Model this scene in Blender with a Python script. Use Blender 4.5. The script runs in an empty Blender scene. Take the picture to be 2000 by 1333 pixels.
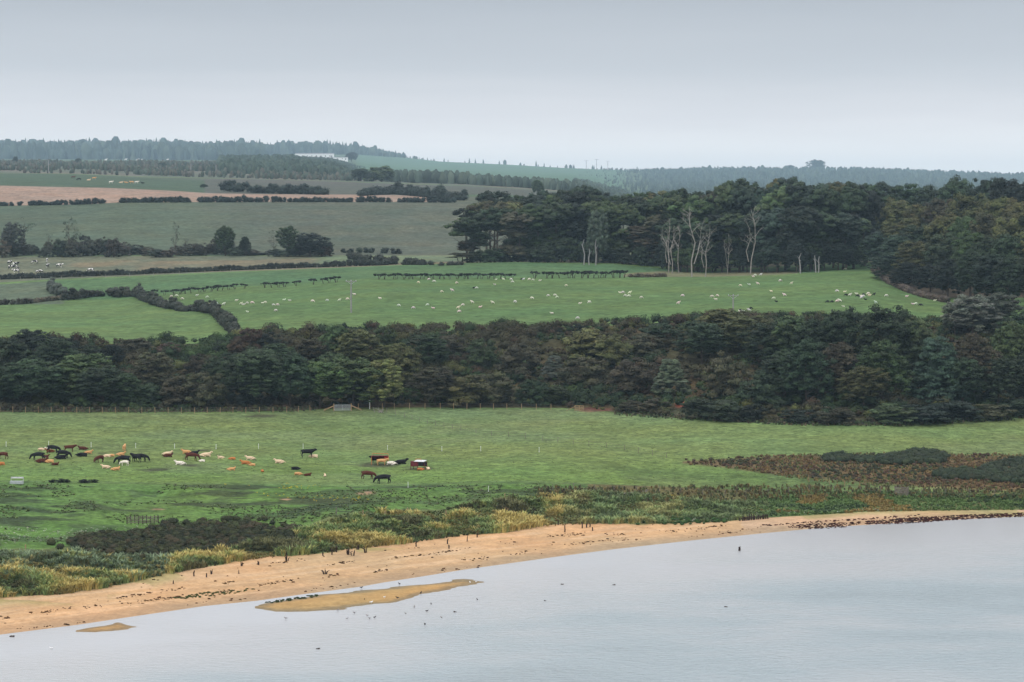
import bpy, bmesh, math, random
import numpy as np
from mathutils import Vector, Matrix

rng = np.random.default_rng(7)
random.seed(7)
scene = bpy.context.scene
C = scene.collection
R = math.radians

# ---------------------------------------------------------------- camera
H = 45.0                      # eye height above the water
F = 5200.0                    # focal length in photo pixels (2000 wide)
TH = math.atan(266.5 / F)     # tilt
cam_d = bpy.data.cameras.new("camera")
cam = bpy.data.objects.new("camera", cam_d)
C.objects.link(cam)
cam.location = (0, 0, H)
cam.rotation_euler = (math.pi / 2 - TH, 0, 0)
cam_d.sensor_width = 36
cam_d.lens = F / 2000 * 36
cam_d.clip_start = 1
cam_d.clip_end = 20000
scene.camera = cam

# ---------------------------------------------------------------- world: overcast sky
SUN_EL, SUN_AZ = R(48), R(205)
w = bpy.data.worlds.new("World")
scene.world = w
w.use_nodes = True
nt = w.node_tree
nt.nodes.clear()
out = nt.nodes.new("ShaderNodeOutputWorld")
sky = nt.nodes.new("ShaderNodeTexSky")
sky.sky_type = 'NISHITA'
sky.sun_disc = False
sky.sun_elevation = SUN_EL
sky.sun_rotation = SUN_AZ
bg1 = nt.nodes.new("ShaderNodeBackground")
bg1.inputs[1].default_value = 0.08
nt.links.new(sky.outputs[0], bg1.inputs[0])
tc = nt.nodes.new("ShaderNodeTexCoord")
sep = nt.nodes.new("ShaderNodeSeparateXYZ")
nt.links.new(tc.outputs['Generated'], sep.inputs[0])
ramp = nt.nodes.new("ShaderNodeValToRGB")
mp = nt.nodes.new("ShaderNodeMapRange")
mp.inputs['From Min'].default_value = 0.0
mp.inputs['From Max'].default_value = 0.5
# thin cloud structure
mapn = nt.nodes.new("ShaderNodeMapping")
mapn.inputs['Scale'].default_value = (2.2, 2.2, 26)
nz = nt.nodes.new("ShaderNodeTexNoise")
nz.inputs['Scale'].default_value = 2.3
nz.inputs['Detail'].default_value = 4
nt.links.new(tc.outputs['Generated'], mapn.inputs[0])
nt.links.new(mapn.outputs[0], nz.inputs['Vector'])
addm = nt.nodes.new("ShaderNodeMath"); addm.operation = 'MULTIPLY_ADD'
nzc = nt.nodes.new("ShaderNodeMath"); nzc.operation = 'SUBTRACT'; nzc.inputs[1].default_value = 0.5
nt.links.new(nz.outputs['Fac'], nzc.inputs[0])
nt.links.new(nzc.outputs[0], addm.inputs[0])
addm.inputs[1].default_value = 0.016
nt.links.new(sep.outputs['Z'], addm.inputs[2])
nt.links.new(addm.outputs[0], mp.inputs['Value'])
nt.links.new(mp.outputs[0], ramp.inputs[0])
cr = ramp.color_ramp
def lin(c):
    return tuple(((v / 255) / 12.92 if v / 255 <= 0.04045 else ((v / 255 + 0.055) / 1.055) ** 2.4) for v in c)
# positions: sin(elev)/0.5
stops = [(0.0, (255, 252, 250), 1.22), (0.038, (254, 251, 250), 1.10), (0.065, (240, 238, 241), 1.0), (0.10, (210, 213, 219), 1.0),
         (0.155, (187, 192, 200), 1.0), (0.24, (200, 208, 220), 1.0), (0.42, (240, 243, 250), 1.2), (0.75, (250, 251, 255), 1.45), (1.0, (252, 252, 255), 1.55)]
while len(cr.elements) < len(stops):
    cr.elements.new(0.5)
for e, (p, c, m) in zip(cr.elements, stops):
    e.position = p
    l = lin(c)
    e.color = (l[0] * m, l[1] * m, l[2] * m, 1)
bg2 = nt.nodes.new("ShaderNodeBackground")
bg2.inputs[1].default_value = 1.0
nt.links.new(ramp.outputs[0], bg2.inputs[0])
mixw = nt.nodes.new("ShaderNodeMixShader")
mixw.inputs[0].default_value = 0.94
nt.links.new(bg1.outputs[0], mixw.inputs[1])
nt.links.new(bg2.outputs[0], mixw.inputs[2])
nt.links.new(mixw.outputs[0], out.inputs[0])

sun_d = bpy.data.lights.new("sun", 'SUN')
sun_d.energy = 1.3
sun_d.angle = R(14)
sun_d.color = (1.0, 0.96, 0.9)
sun = bpy.data.objects.new("sun", sun_d)
C.objects.link(sun)
sun.location = (0, 0, 300)
sd = Vector((math.sin(SUN_AZ) * math.cos(SUN_EL), math.cos(SUN_AZ) * math.cos(SUN_EL), math.sin(SUN_EL)))
sun.rotation_euler = sd.to_track_quat('Z', 'Y').to_euler()

vs = scene.view_settings
vs.view_transform = 'Standard'
vs.look = 'None'
vs.exposure = 0
vs.gamma = 1
cy = scene.cycles
cy.max_bounces = 5
cy.diffuse_bounces = 2
cy.glossy_bounces = 2
cy.transmission_bounces = 2
cy.volume_bounces = 0
cy.transparent_max_bounces = 4
cy.caustics_reflective = False
cy.caustics_refractive = False
cy.sample_clamp_indirect = 4
cy.use_denoising = True
cy.use_adaptive_sampling = False

# ---------------------------------------------------------------- photo <-> world
cT, sT = math.cos(TH), math.sin(TH)
def ray(px, py):
    """per metre of depth: sideways and vertical travel"""
    a = (np.asarray(px, float) - 1000) / F
    b = (666.5 - np.asarray(py, float)) / F
    den = cT + b * sT
    return a / den, (b * cT - sT) / den
def unproj(X, Y, Z):
    dz = Z - H
    dep = Y * cT - dz * sT
    up = Y * sT + dz * cT
    return 1000 + F * X / dep, 666.5 - F * up / dep

# ---------------------------------------------------------------- noise
def _hash(ix, iy, s):
    h = (ix.astype(np.int64) * 374761393 + iy.astype(np.int64) * 668265263 + s * 1442695041) & 0x7fffffff
    h = ((h ^ (h >> 13)) * 1274126177) & 0x7fffffff
    return ((h ^ (h >> 16)) & 0xffff) / 65535.0
def vnoise(x, y, s=0):
    ix, iy = np.floor(x), np.floor(y)
    fx, fy = x - ix, y - iy
    fx = fx * fx * (3 - 2 * fx); fy = fy * fy * (3 - 2 * fy)
    a = _hash(ix, iy, s); b = _hash(ix + 1, iy, s); c = _hash(ix, iy + 1, s); d = _hash(ix + 1, iy + 1, s)
    return (a + (b - a) * fx) * (1 - fy) + (c + (d - c) * fx) * fy
def fbm(x, y, s=0, o=4):
    r = 0; amp = 1; t = 0
    for i in range(o):
        r = r + amp * vnoise(x * 2 ** i, y * 2 ** i, s + i * 17); t += amp; amp *= 0.55
    return r / t - 0.5
def sstep(a, b, x):
    t = np.clip((x - a) / (b - a), 0, 1)
    return t * t * (3 - 2 * t)
def piece(l):
    xs = [p[0] for p in l]; ys = [p[1] for p in l]
    return lambda x: np.interp(x, xs, ys)

# ---------------------------------------------------------------- terrain from surveyed lines (photo line + depth or height)
shore = piece([(-600, 1290), (0, 1240), (150, 1221), (250, 1206), (400, 1184), (500, 1174), (600, 1160), (700, 1147), (750, 1138), (820, 1127), (900, 1114), (1000, 1100), (1100, 1086), (1200, 1073), (1350, 1056), (1500, 1041), (1620, 1030), (1750, 1022), (1875, 1015), (2000, 1009), (2600, 990)])
vegy = piece([(-600, 1200), (0, 1168), (120, 1160), (200, 1148), (260, 1135), (330, 1120), (460, 1096), (540, 1086), (600, 1083), (700, 1070), (800, 1060), (900, 1045), (1000, 1040), (1050, 1028), (1150, 1022), (1300, 1023), (1400, 1020), (1500, 1012), (1600, 1006), (1700, 1000), (2000, 996), (2600, 980)])
vegz = piece([(0, 1.0), (1000, 1.0), (1300, 0.75), (1500, 0.6), (2000, 0.35)])
cresty = piece([(0, 1080), (200, 1076), (400, 1070), (560, 1040), (640, 1015), (700, 1005), (850, 1000), (930, 990), (980, 980), (1030, 984), (1100, 975), (1300, 968), (1500, 985), (2000, 985)])
crestd = piece([(0, 317), (560, 347), (700, 360), (850, 370), (980, 377), (1100, 388), (1300, 393), (1500, 398), (2000, 394)])
LN = {}
LN['past'] = (piece([(0, 940), (400, 945), (700, 950), (1000, 940), (1300, 950), (1500, 958), (2000, 962)]), 404)
LN['fence'] = (piece([(0, 806), (400, 806), (560, 804), (640, 799), (700, 797), (1100, 798), (1200, 806), (1300, 816), (1450, 826), (1700, 833), (1850, 822), (2000, 816)]), None)
LN['scarp'] = (piece([(0, 672), (380, 672), (450, 664), (550, 655), (700, 650), (900, 646), (1100, 642), (1300, 630), (1450, 622), (1700, 626), (1850, 632), (2000, 625)]), 592)
LN['thorn'] = (piece([(0, 590), (230, 586), (290, 578), (390, 571), (475, 562), (560, 558), (657, 550), (740, 545), (1000, 544), (1220, 543), (1400, 542), (1550, 534), (1700, 530), (1800, 540), (2000, 545)]), 790)
LN['crest'] = (piece([(0, 556), (100, 549), (300, 540), (500, 531), (750, 520), (900, 515), (1000, 513), (1200, 516), (1280, 524), (1400, 530), (1700, 515), (2000, 500)]), 872)
LN['hedge'] = (piece([(0, 543), (100, 540), (300, 532), (500, 525), (700, 519), (800, 515), (900, 512), (1200, 512), (1700, 498), (2000, 480)]), 905)
LN['tline'] = (piece([(0, 500), (640, 500), (900, 500), (1200, 492), (1700, 475), (2000, 465)]), 985)
LN['bush'] = (piece([(0, 402), (150, 399), (250, 395), (640, 394), (900, 395), (1200, 392), (2000, 388)]), 1250)
LN['tan'] = (piece([(0, 363), (200, 368), (300, 373), (400, 378), (500, 380), (700, 381), (850, 384), (1000, 386), (1150, 402), (2000, 405)]), 1400)
LN['green'] = (piece([(0, 338), (150, 340), (300, 346), (500, 350), (700, 356), (900, 363), (1000, 368), (1110, 376), (1260, 408), (2000, 408)]), 2000)
LN['band'] = (piece([(0, 318), (300, 319), (400, 320), (560, 322), (700, 335), (800, 348), (1000, 352), (1110, 358), (1260, 396), (2000, 400)]), 3400)
LN['wood'] = (piece([(0, 312), (400, 314), (540, 312), (700, 315), (800, 326), (1000, 335), (1120, 340), (1300, 366), (1400, 370), (2000, 374)]), 6200)
LN['ridge'] = (piece([(0, 304), (400, 306), (500, 309), (560, 305), (700, 306), (800, 312), (860, 319), (1000, 325), (1100, 331), (1200, 334), (1300, 337), (1400, 338), (1700, 339), (1850, 346), (2000, 350)]), 9000)
LN['end'] = (piece([(0, 345), (2000, 365)]), 11000)

us = np.linspace(-0.30, 0.30, 860)
def line_at(fn):
    px = 1000 + F * us
    for _ in range(3):
        py = fn(px); b = (666.5 - py) / F
        px = 1000 + F * us * (cT + b * sT)
    return px, py
ctrlY, ctrlZ = [], []
def add_line(Y, Z):
    ctrlY.append(np.broadcast_to(np.asarray(Y, float), us.shape).copy()); ctrlZ.append(np.broadcast_to(np.asarray(Z, float), us.shape).copy())
px, py = line_at(shore); k = ray(px, py)[1]; Ysh = -H / k
add_line(Ysh * 0 + 180, -2.5); add_line(Ysh - 30, -1.2); add_line(Ysh - 8, -0.22); add_line(Ysh, 0)
px, py = line_at(vegy); k = ray(px, py)[1]; zv = vegz(px); Yve = (zv - H) / k
Yve = np.maximum(Yve, Ysh + 3); add_line(Yve, zv)
px, py = line_at(cresty); k = ray(px, py)[1]; Ycr = crestd(px); Ycr = np.maximum(Ycr, Yve + 6)
add_line(Ycr, H + k * Ycr)
Yl = {'shore': Ysh, 'veg': Yve, 'dune': Ycr}
for n, (fn, D) in LN.items():
    px, py = line_at(fn); k = ray(px, py)[1]
    if n == 'fence':
        D = (5.0 - H) / k
        Zf = D * 0 + 5.0
        Yl[n] = D; add_line(D, Zf); continue
    Y = us * 0 + D
    Yl[n] = Y; add_line(Y, H + k * Y)
add_line(12500, 130)
ctrlY = np.array(ctrlY); ctrlZ = np.array(ctrlZ)
ys = np.concatenate([np.arange(240, 425, 0.45), np.arange(425, 600, 0.8), np.arange(600, 1000, 2.2), np.arange(1000, 2000, 7), np.arange(2000, 5000, 22), np.arange(5000, 12501, 75)])
NR, NC = len(ys), len(us)
# monotone cubic per column
def interp_col(xc, zc, q):
    h = np.diff(xc); d = np.diff(zc) / h
    m = np.zeros_like(xc)
    m[0] = d[0]; m[-1] = d[-1]
    s = d[:-1] * d[1:]
    w1 = 2 * h[1:] + h[:-1]; w2 = h[1:] + 2 * h[:-1]
    with np.errstate(all='ignore'):
        hm = (w1 + w2) / (w1 / d[:-1] + w2 / d[1:])
    m[1:-1] = np.where(s > 0, hm, 0)
    i = np.clip(np.searchsorted(xc, q) - 1, 0, len(xc) - 2)
    t = np.clip((q - xc[i]) / h[i], 0, 1); hh = h[i]
    return ((1 + 2 * t) * (1 - t) ** 2) * zc[i] + t * (1 - t) ** 2 * hh * m[i] + t * t * (3 - 2 * t) * zc[i + 1] + t * t * (t - 1) * hh * m[i + 1]
G = np.zeros((NR, NC))
for c in range(NC):
    G[:, c] = interp_col(ctrlY[:, c], ctrlZ[:, c], ys)
YY = np.repeat(ys[:, None], NC, 1)
UU = np.repeat(us[None, :], NR, 0)
XX = UU * YY
def between(a, b, soft=6.0):
    """1 where depth lies between two surveyed lines"""
    A = Yl[a][None, :] if isinstance(a, str) else a
    B = Yl[b][None, :] if isinstance(b, str) else b
    return sstep(A - 0.01, A + soft, YY) * (1 - sstep(B - soft, B + 0.01, YY))
# dune humps, tussocky turf, gentle field undulation
dm = between('veg', 'past', 10)
G += dm * (fbm(XX / 9, YY / 7, 3, 4) * 1.5 + np.abs(fbm(XX / 22, YY / 12, 5, 2)) * 1.2)
G += between('past', 'fence', 8) * fbm(XX / 9, YY / 9, 9, 3) * 0.35
G += between('fence', 'scarp', 8) * fbm(XX / 11, YY / 11, 19, 4) * 1.8
G += between('scarp', 'crest', 15) * fbm(XX / 28, YY / 28, 29, 2) * 0.5
G += between('crest', 'bush', 15) * fbm(XX / 60, YY / 50, 39, 3) * 1.0
G += between('bush', 'band', 20) * fbm(XX / 90, YY / 90, 49, 3) * 1.5
G += between('shore', 'veg', 4) * fbm(XX / 5, YY / 3, 59, 3) * 0.22
# sand bars in the shallows
def bar(poly_top, poly_bot, x0, x1):
    global G
    kx = ray(1000, 1190)[0]
    pxv, pyv = unproj(XX[:460], YY[:460], YY[:460] * 0)
    t = np.interp(pxv, *zip(*poly_top)); b_ = np.interp(pxv, *zip(*poly_bot))
    wob = fbm(XX[:460] / 6, YY[:460] / 3, 71, 4) * 9
    s = np.minimum(pyv - t + wob, b_ - pyv + wob)
    s = np.minimum(s, np.minimum(pxv - x0, x1 - pxv) * 0.35)
    G[:460] = np.where((s > -8) & (YY[:460] < Ysh[None, :] + 0.5), np.maximum(G[:460], np.clip(s * 0.016, -0.25, 0.16)), G[:460])
bar([(490, 1184), (560, 1171), (640, 1161), (700, 1156), (780, 1147), (850, 1138), (905, 1132), (960, 1138)],
    [(490, 1188), (540, 1196), (600, 1196), (680, 1188), (760, 1178), (830, 1160), (900, 1146), (960, 1138)], 498, 945)
bar([(145, 1233), (190, 1224), (230, 1216), (262, 1222)], [(145, 1233), (185, 1236), (230, 1233), (262, 1228)], 148, 266)
# channel kept between bar and beach
def ground_at(X, Y):
    X = np.asarray(X, float); Y = np.asarray(Y, float)
    r = np.clip(np.interp(Y, ys, np.arange(NR)), 0, NR - 1.001)
    c = np.clip((X / Y - us[0]) / (us[1] - us[0]), 0, NC - 1.001)
    i = r.astype(int); j = c.astype(int); fr = r - i; fc = c - j
    return (G[i, j] * (1 - fc) + G[i, j + 1] * fc) * (1 - fr) + (G[i + 1, j] * (1 - fc) + G[i + 1, j + 1] * fc) * fr
def hit(px, py):
    """first ground point seen at this photo position"""
    u, k = ray(px, py)
    c = float(np.clip((u - us[0]) / (us[1] - us[0]), 0, NC - 1.001)); j = int(c); f = c - j
    z = np.maximum(G[:, j] * (1 - f) + G[:, j + 1] * f, 0)
    over = z >= H + k * ys
    i = int(np.argmax(over))
    if not over[i]: i = NR - 2
    if i == 0: return Vector((float(u * ys[0]), float(ys[0]), float(z[0])))
    a = (H + k * ys[i - 1]) - z[i - 1]; b = z[i] - (H + k * ys[i])
    t = a / (a + b) if a + b > 0 else 0
    Y = ys[i - 1] + t * (ys[i] - ys[i - 1])
    return Vector((float(u * Y), float(Y), float(z[i - 1] + t * (z[i] - z[i - 1]))))
def at_depth(px, Y):
    u = (px - 1000) / F
    return Vector((u * Y, Y, float(ground_at(u * Y, Y))))
def ppm(Y):
    return F / Y

# ---------------------------------------------------------------- materials
def new_mat(name, rough=0.9, spec=0.15):
    m = bpy.data.materials.new(name)
    m.use_nodes = True
    b = m.node_tree.nodes['Principled BSDF']
    b.inputs['Roughness'].default_value = rough
    b.inputs['Specular IOR Level'].default_value = spec
    return m, m.node_tree, b
def N(t, kind, **kw):
    n = t.nodes.new(kind)
    for k_, v in kw.items():
        setattr(n, k_, v)
    return n
def noise(t, vec, scale, detail=4, rough=0.6, dim='3D'):
    n = N(t, 'ShaderNodeTexNoise'); n.inputs['Scale'].default_value = scale
    n.inputs['Detail'].default_value = detail; n.inputs['Roughness'].default_value = rough
    t.links.new(vec, n.inputs['Vector']); return n.outputs['Fac']
def maprange(t, val, a, b, c, d):
    n = N(t, 'ShaderNodeMapRange'); t.links.new(val, n.inputs['Value'])
    for i, v in zip(('From Min', 'From Max', 'To Min', 'To Max'), (a, b, c, d)): n.inputs[i].default_value = v
    return n.outputs[0]
def scale_col(t, col, *facs):
    """colour times scalar factors"""
    for f in facs:
        m = N(t, 'ShaderNodeVectorMath', operation='SCALE')
        t.links.new(col, m.inputs[0]); t.links.new(f, m.inputs['Scale']); col = m.outputs[0]
    return col
def bump(t, b, h, strength, dist):
    n = N(t, 'ShaderNodeBump'); n.inputs['Strength'].default_value = strength; n.inputs['Distance'].default_value = dist
    t.links.new(h, n.inputs['Height']); t.links.new(n.outputs[0], b.inputs['Normal'])
def plain(name, col, rough=0.8, var=0.25, scale=3.0, spec=0.2, metal=0.0):
    m, t, b = new_mat(name, rough, spec)
    tc_ = N(t, 'ShaderNodeTexCoord')
    rgb = N(t, 'ShaderNodeRGB'); rgb.outputs[0].default_value = (*col, 1)
    n = noise(t, tc_.outputs['Object'], scale, 5)
    c = scale_col(t, rgb.outputs[0], maprange(t, n, 0.3, 0.7, 1 - var, 1 + var))
    t.links.new(c, b.inputs['Base Color']); b.inputs['Metallic'].default_value = metal
    return m
def ground_mat(name, scales, bumps, fleck=0):
    m, t, b = new_mat(name, 0.95, 0.08)
    at = N(t, 'ShaderNodeAttribute', attribute_name='Col')
    g = N(t, 'ShaderNodeNewGeometry')
    facs = []
    for sc, amp in scales:
        n = noise(t, g.outputs['Position'], sc, 3, 0.65)
        facs.append(maprange(t, n, 0.25, 0.75, 1 - amp, 1 + amp))
    if fleck:
        fl = noise(t, g.outputs['Position'], fleck, 3, 0.7)
        facs.append(maprange(t, fl, 0.30, 0.44, 0.55, 1.0))  # dark flecks paint the shadows of small tussocks into the ground
    hue = noise(t, g.outputs['Position'], 0.035, 4)
    warm = N(t, 'ShaderNodeMix', data_type='RGBA', blend_type='MULTIPLY')
    warm.inputs[0].default_value = 1
    rmp = N(t, 'ShaderNodeValToRGB'); t.links.new(hue, rmp.inputs[0])
    rmp.color_ramp.elements[0].position = 0.35; rmp.color_ramp.elements[0].color = (0.92, 1.0, 1.02, 1)
    rmp.color_ramp.elements[1].position = 0.65; rmp.color_ramp.elements[1].color = (1.08, 1.0, 0.92, 1)
    t.links.new(at.outputs['Color'], warm.inputs[6]); t.links.new(rmp.outputs[0], warm.inputs[7])
    c = scale_col(t, warm.outputs[2], *facs)
    t.links.new(c, b.inputs['Base Color'])
    n = noise(t, g.outputs['Position'], bumps[0], 4, 0.7)
    bump(t, b, n, bumps[1], bumps[2])
    return m
M = {}
M['turf'] = ground_mat('grass_turf', [(0.09, 0.16), (0.33, 0.34), (1.1, 0.5)], (0.9, 1.0, 0.55), 0.75)
M['field'] = ground_mat('field_grass', [(0.03, 0.14), (0.15, 0.26), (0.5, 0.42)], (0.4, 1.0, 0.7), 0.4)
M['far'] = ground_mat('distant_land', [(0.012, 0.12), (0.06, 0.14), (0.3, 0.22)], (0.2, 0.5, 0.6), 0.25)
M['sand'] = ground_mat('beach_sand', [(0.12, 0.10), (0.7, 0.18), (2.5, 0.2)], (2.5, 0.5, 0.15))

def foliage_mat():
    m, t, b = new_mat('foliage', 0.75, 0.25)
    oi = N(t, 'ShaderNodeObjectInfo')
    at = N(t, 'ShaderNodeAttribute', attribute_name='Tint')
    mul = N(t, 'ShaderNodeMix', data_type='RGBA', blend_type='MULTIPLY'); mul.inputs[0].default_value = 1
    t.links.new(oi.outputs['Color'], mul.inputs[6]); t.links.new(at.outputs['Color'], mul.inputs[7])
    g = N(t, 'ShaderNodeNewGeometry')
    n = noise(t, g.outputs['Position'], 0.35, 3)
    c = scale_col(t, mul.outputs[2], maprange(t, n, 0.3, 0.7, 0.75, 1.25))
    t.links.new(c, b.inputs['Base Color'])
    return m
M['leaf'] = foliage_mat()
def tint_mat():
    m, t, b = new_mat('plant_mix', 0.85, 0.12)
    at = N(t, 'ShaderNodeAttribute', attribute_name='Tint')
    t.links.new(at.outputs['Color'], b.inputs['Base Color'])
    return m
M['tint'] = tint_mat()
def coat_mat():
    m, t, b = new_mat('animal_coat', 0.8, 0.15)
    oi = N(t, 'ShaderNodeObjectInfo')
    tc_ = N(t, 'ShaderNodeTexCoord')
    n = noise(t, tc_.outputs['Object'], 4, 4)
    c = scale_col(t, oi.outputs['Color'], maprange(t, n, 0.3, 0.7, 0.8, 1.2))
    t.links.new(c, b.inputs['Base Color'])
    n2 = noise(t, tc_.outputs['Object'], 14, 3); bump(t, b, n2, 0.5, 0.03)
    return m
M['coat'] = coat_mat()
def pied_mat():
    m, t, b = new_mat('pied_coat', 0.8, 0.15)
    oi = N(t, 'ShaderNodeObjectInfo'); tc_ = N(t, 'ShaderNodeTexCoord')
    ad = N(t, 'ShaderNodeVectorMath', operation='MULTIPLY_ADD')
    cmb = N(t, 'ShaderNodeCombineXYZ')
    for i in range(3): t.links.new(oi.outputs['Random'], cmb.inputs[i])
    ad.inputs[1].default_value = (37, 37, 37)
    t.links.new(cmb.outputs[0], ad.inputs[0]); t.links.new(tc_.outputs['Object'], ad.inputs[2])
    n = noise(t, ad.outputs[0], 1.7, 1)
    r = N(t, 'ShaderNodeValToRGB'); t.links.new(n, r.inputs[0]); r.color_ramp.interpolation = 'CONSTANT'
    r.color_ramp.elements[0].color = (0.015, 0.015, 0.018, 1); r.color_ramp.elements[1].position = 0.53; r.color_ramp.elements[1].color = (0.75, 0.73, 0.7, 1)
    t.links.new(r.outputs[0], b.inputs['Base Color'])
    return m
M['pied'] = pied_mat()
M['bark'] = plain('bark', (0.075, 0.062, 0.05), 0.95, 0.35, 2)
M['dead'] = plain('bleached_wood', (0.24, 0.225, 0.20), 0.9, 0.3, 1.5)
M['timber'] = plain('new_timber', (0.30, 0.21, 0.12), 0.85, 0.25, 3)
M['oldwood'] = plain('weathered_wood', (0.16, 0.14, 0.12), 0.9, 0.35, 3)
M['darkwood'] = plain('wet_black_wood', (0.035, 0.022, 0.018), 0.8, 0.4, 3)
M['galv'] = plain('galvanised_steel', (0.42, 0.45, 0.47), 0.45, 0.15, 3, 0.5, 0.4)
M['white'] = plain('white_plastic', (0.75, 0.77, 0.78), 0.6, 0.08)
M['pole'] = plain('pole_wood', (0.24, 0.235, 0.23), 0.85, 0.2, 2)
M['red'] = plain('red_painted_steel', (0.33, 0.035, 0.025), 0.6, 0.3, 2)
M['maroon'] = plain('maroon_painted_steel', (0.12, 0.02, 0.025), 0.6, 0.3, 2)
M['orange'] = plain('orange_rail_paint', (0.50, 0.17, 0.05), 0.6, 0.25, 2)
M['opening_shade'] = plain('dark_opening', (0.01, 0.01, 0.012), 0.8, 0.3)  # near-black colour stands for the unlit inside of the feeders
M['wall'] = plain('white_render_wall', (0.78, 0.79, 0.8), 0.8, 0.05, 0.3)
M['roof'] = plain('grey_slate_roof', (0.22, 0.23, 0.25), 0.8, 0.15, 0.5)
M['glass'] = plain('dark_window_glass', (0.03, 0.04, 0.05), 0.2, 0.1, 1, 0.5)
M['tin'] = plain('pale_tin_roof', (0.6, 0.6, 0.63), 0.5, 0.15, 2)

# ---------------------------------------------------------------- mesh helpers
def mesh_np(name, V, faces4=None, faces3=None, tint=None, attr='Tint', smooth=False):
    me = bpy.data.meshes.new(name)
    V = np.asarray(V, np.float32)
    n4 = 0 if faces4 is None else len(faces4); n3 = 0 if faces3 is None else len(faces3)
    me.vertices.add(len(V)); me.vertices.foreach_set('co', V.ravel())
    loops = []
    if n4: loops.append(np.asarray(faces4, np.int32).ravel())
    if n3: loops.append(np.asarray(faces3, np.int32).ravel())
    L = np.concatenate(loops)
    me.loops.add(len(L)); me.loops.foreach_set('vertex_index', L)
    me.polygons.add(n4 + n3)
    st = np.concatenate([np.arange(n4) * 4, n4 * 4 + np.arange(n3) * 3]).astype(np.int32)
    me.polygons.foreach_set('loop_start', st)
    if smooth: me.polygons.foreach_set('use_smooth', np.ones(n4 + n3, bool))
    if tint is not None:
        a = me.color_attributes.new(attr, 'FLOAT_COLOR', 'POINT')
        cc = np.ones((len(V), 4), np.float32); cc[:, :3] = tint
        a.data.foreach_set('color', cc.ravel())
    me.update(calc_edges=True); me.validate()
    return me
def link(name, me, mat=None, parent=None, loc=None, color=None):
    o = bpy.data.objects.new(name, me); C.objects.link(o)
    if mat is not None and len(me.materials) == 0: me.materials.append(mat)
    if parent: o.parent = parent
    if loc is not None: o.location = loc
    if color is not None: o.color = (*color, 1)
    return o
def tag(o, label, cat, group=None, kind=None):
    o['label'] = label; o['category'] = cat
    if group: o['group'] = group
    if kind: o['kind'] = kind
    return o
def empty(name, loc, rz=0):
    o = bpy.data.objects.new(name, None); C.objects.link(o); o.location = loc; o.rotation_euler = (0, 0, rz)
    o.empty_display_size = 0.5
    return o
def copy_tree(o, parent=None):
    c = o.copy(); C.objects.link(c)
    if parent: c.parent = parent
    for ch in list(o.children):
        copy_tree(ch, c)
    return c
ORD = 'first second third fourth fifth sixth seventh eighth ninth tenth eleventh twelfth thirteenth fourteenth fifteenth sixteenth seventeenth eighteenth nineteenth twentieth'.split()
TENS = {20: 'twenty', 30: 'thirty', 40: 'forty'}
def ordn(i):
    if i < 20: return ORD[i]
    t = (i + 1) // 10 * 10; r = (i + 1) % 10
    return {30: 'thirtieth', 40: 'fortieth', 50: 'fiftieth'}[t] if r == 0 else {20: 'twenty', 30: 'thirty', 40: 'forty', 50: 'fifty'}[t] + '-' + ORD[r - 1]

class MB:
    def __init__(s): s.v = []; s.f = []
    def box(s, c, size, rot=None):
        n = len(s.v)
        for dx in (-.5, .5):
            for dy in (-.5, .5):
                for dz in (-.5, .5):
                    p = Vector((dx * size[0], dy * size[1], dz * size[2]))
                    if rot: p = rot @ p
                    s.v.append(tuple(Vector(c) + p))
        for f in ((0, 1, 3, 2), (4, 6, 7, 5), (0, 4, 5, 1), (2, 3, 7, 6), (0, 2, 6, 4), (1, 5, 7, 3)):
            s.f.append(tuple(n + i for i in f))
        return s
    def tube(s, pts, rad, seg=6):
        pts = [Vector(p) for p in pts]; n = len(s.v)
        if not hasattr(rad, '__len__'): rad = [rad] * len(pts)
        for i, p in enumerate(pts):
            d = (pts[min(i + 1, len(pts) - 1)] - pts[max(i - 1, 0)]).normalized()
            a = d.orthogonal().normalized() if abs(d.z) > 0.9 else d.cross(Vector((0, 0, 1))).normalized()
            b = d.cross(a)
            for k in range(seg):
                t = 2 * math.pi * k / seg
                s.v.append(tuple(p + (a * math.cos(t) + b * math.sin(t)) * rad[i]))
        for i in range(len(pts) - 1):
            for k in range(seg):
                s.f.append((n + i * seg + k, n + i * seg + (k + 1) % seg, n + (i + 1) * seg + (k + 1) % seg, n + (i + 1) * seg + k))
        s.f.append(tuple(n + k for k in reversed(range(seg)))); s.f.append(tuple(n + (len(pts) - 1) * seg + k for k in range(seg)))
        return s
    def mesh(s, name):
        me = bpy.data.meshes.new(name); me.from_pydata(s.v, [], s.f); me.update(); return me
    def build(s, name, mat, parent=None, loc=None):
        return link(name, s.mesh(name), mat, parent, loc)

# ---------------------------------------------------------------- terrain colours
def mixc(mask, col):
    global CC
    CC = CC * (1 - mask[..., None]) + np.asarray(col)[None, None, :] * mask[..., None]
PX, PY = unproj(XX, YY, G)
j1 = fbm(XX / 6, YY / 6, 101, 4); j2 = fbm(XX / 25, YY / 25, 111, 3)
def blob(cx, cy_, rx, ry, soft=0.7, jit=2.4, rows=slice(0, NR)):
    d = np.hypot((PX - cx) / rx, (PY - cy_) / ry) + j1 * jit
    return 1 - sstep(1 - soft, 1 + soft * 0.3, d)
def polymask(poly, jit=6.0, soft=3.0):
    """soft inside-ness of a photo polygon given as (x, top, bottom) stations"""
    x = [p[0] for p in poly]
    jx = PX + j2 * jit * 3; jy = PY + j1 * jit
    t = np.interp(jx, x, [p[1] for p in poly]); b = np.interp(jx, x, [p[2] for p in poly])
    return sstep(-soft, soft, jy - t) * sstep(-soft, soft, b - jy) * (jx > x[0]) * (jx < x[-1])
near = YY < 560
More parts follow.
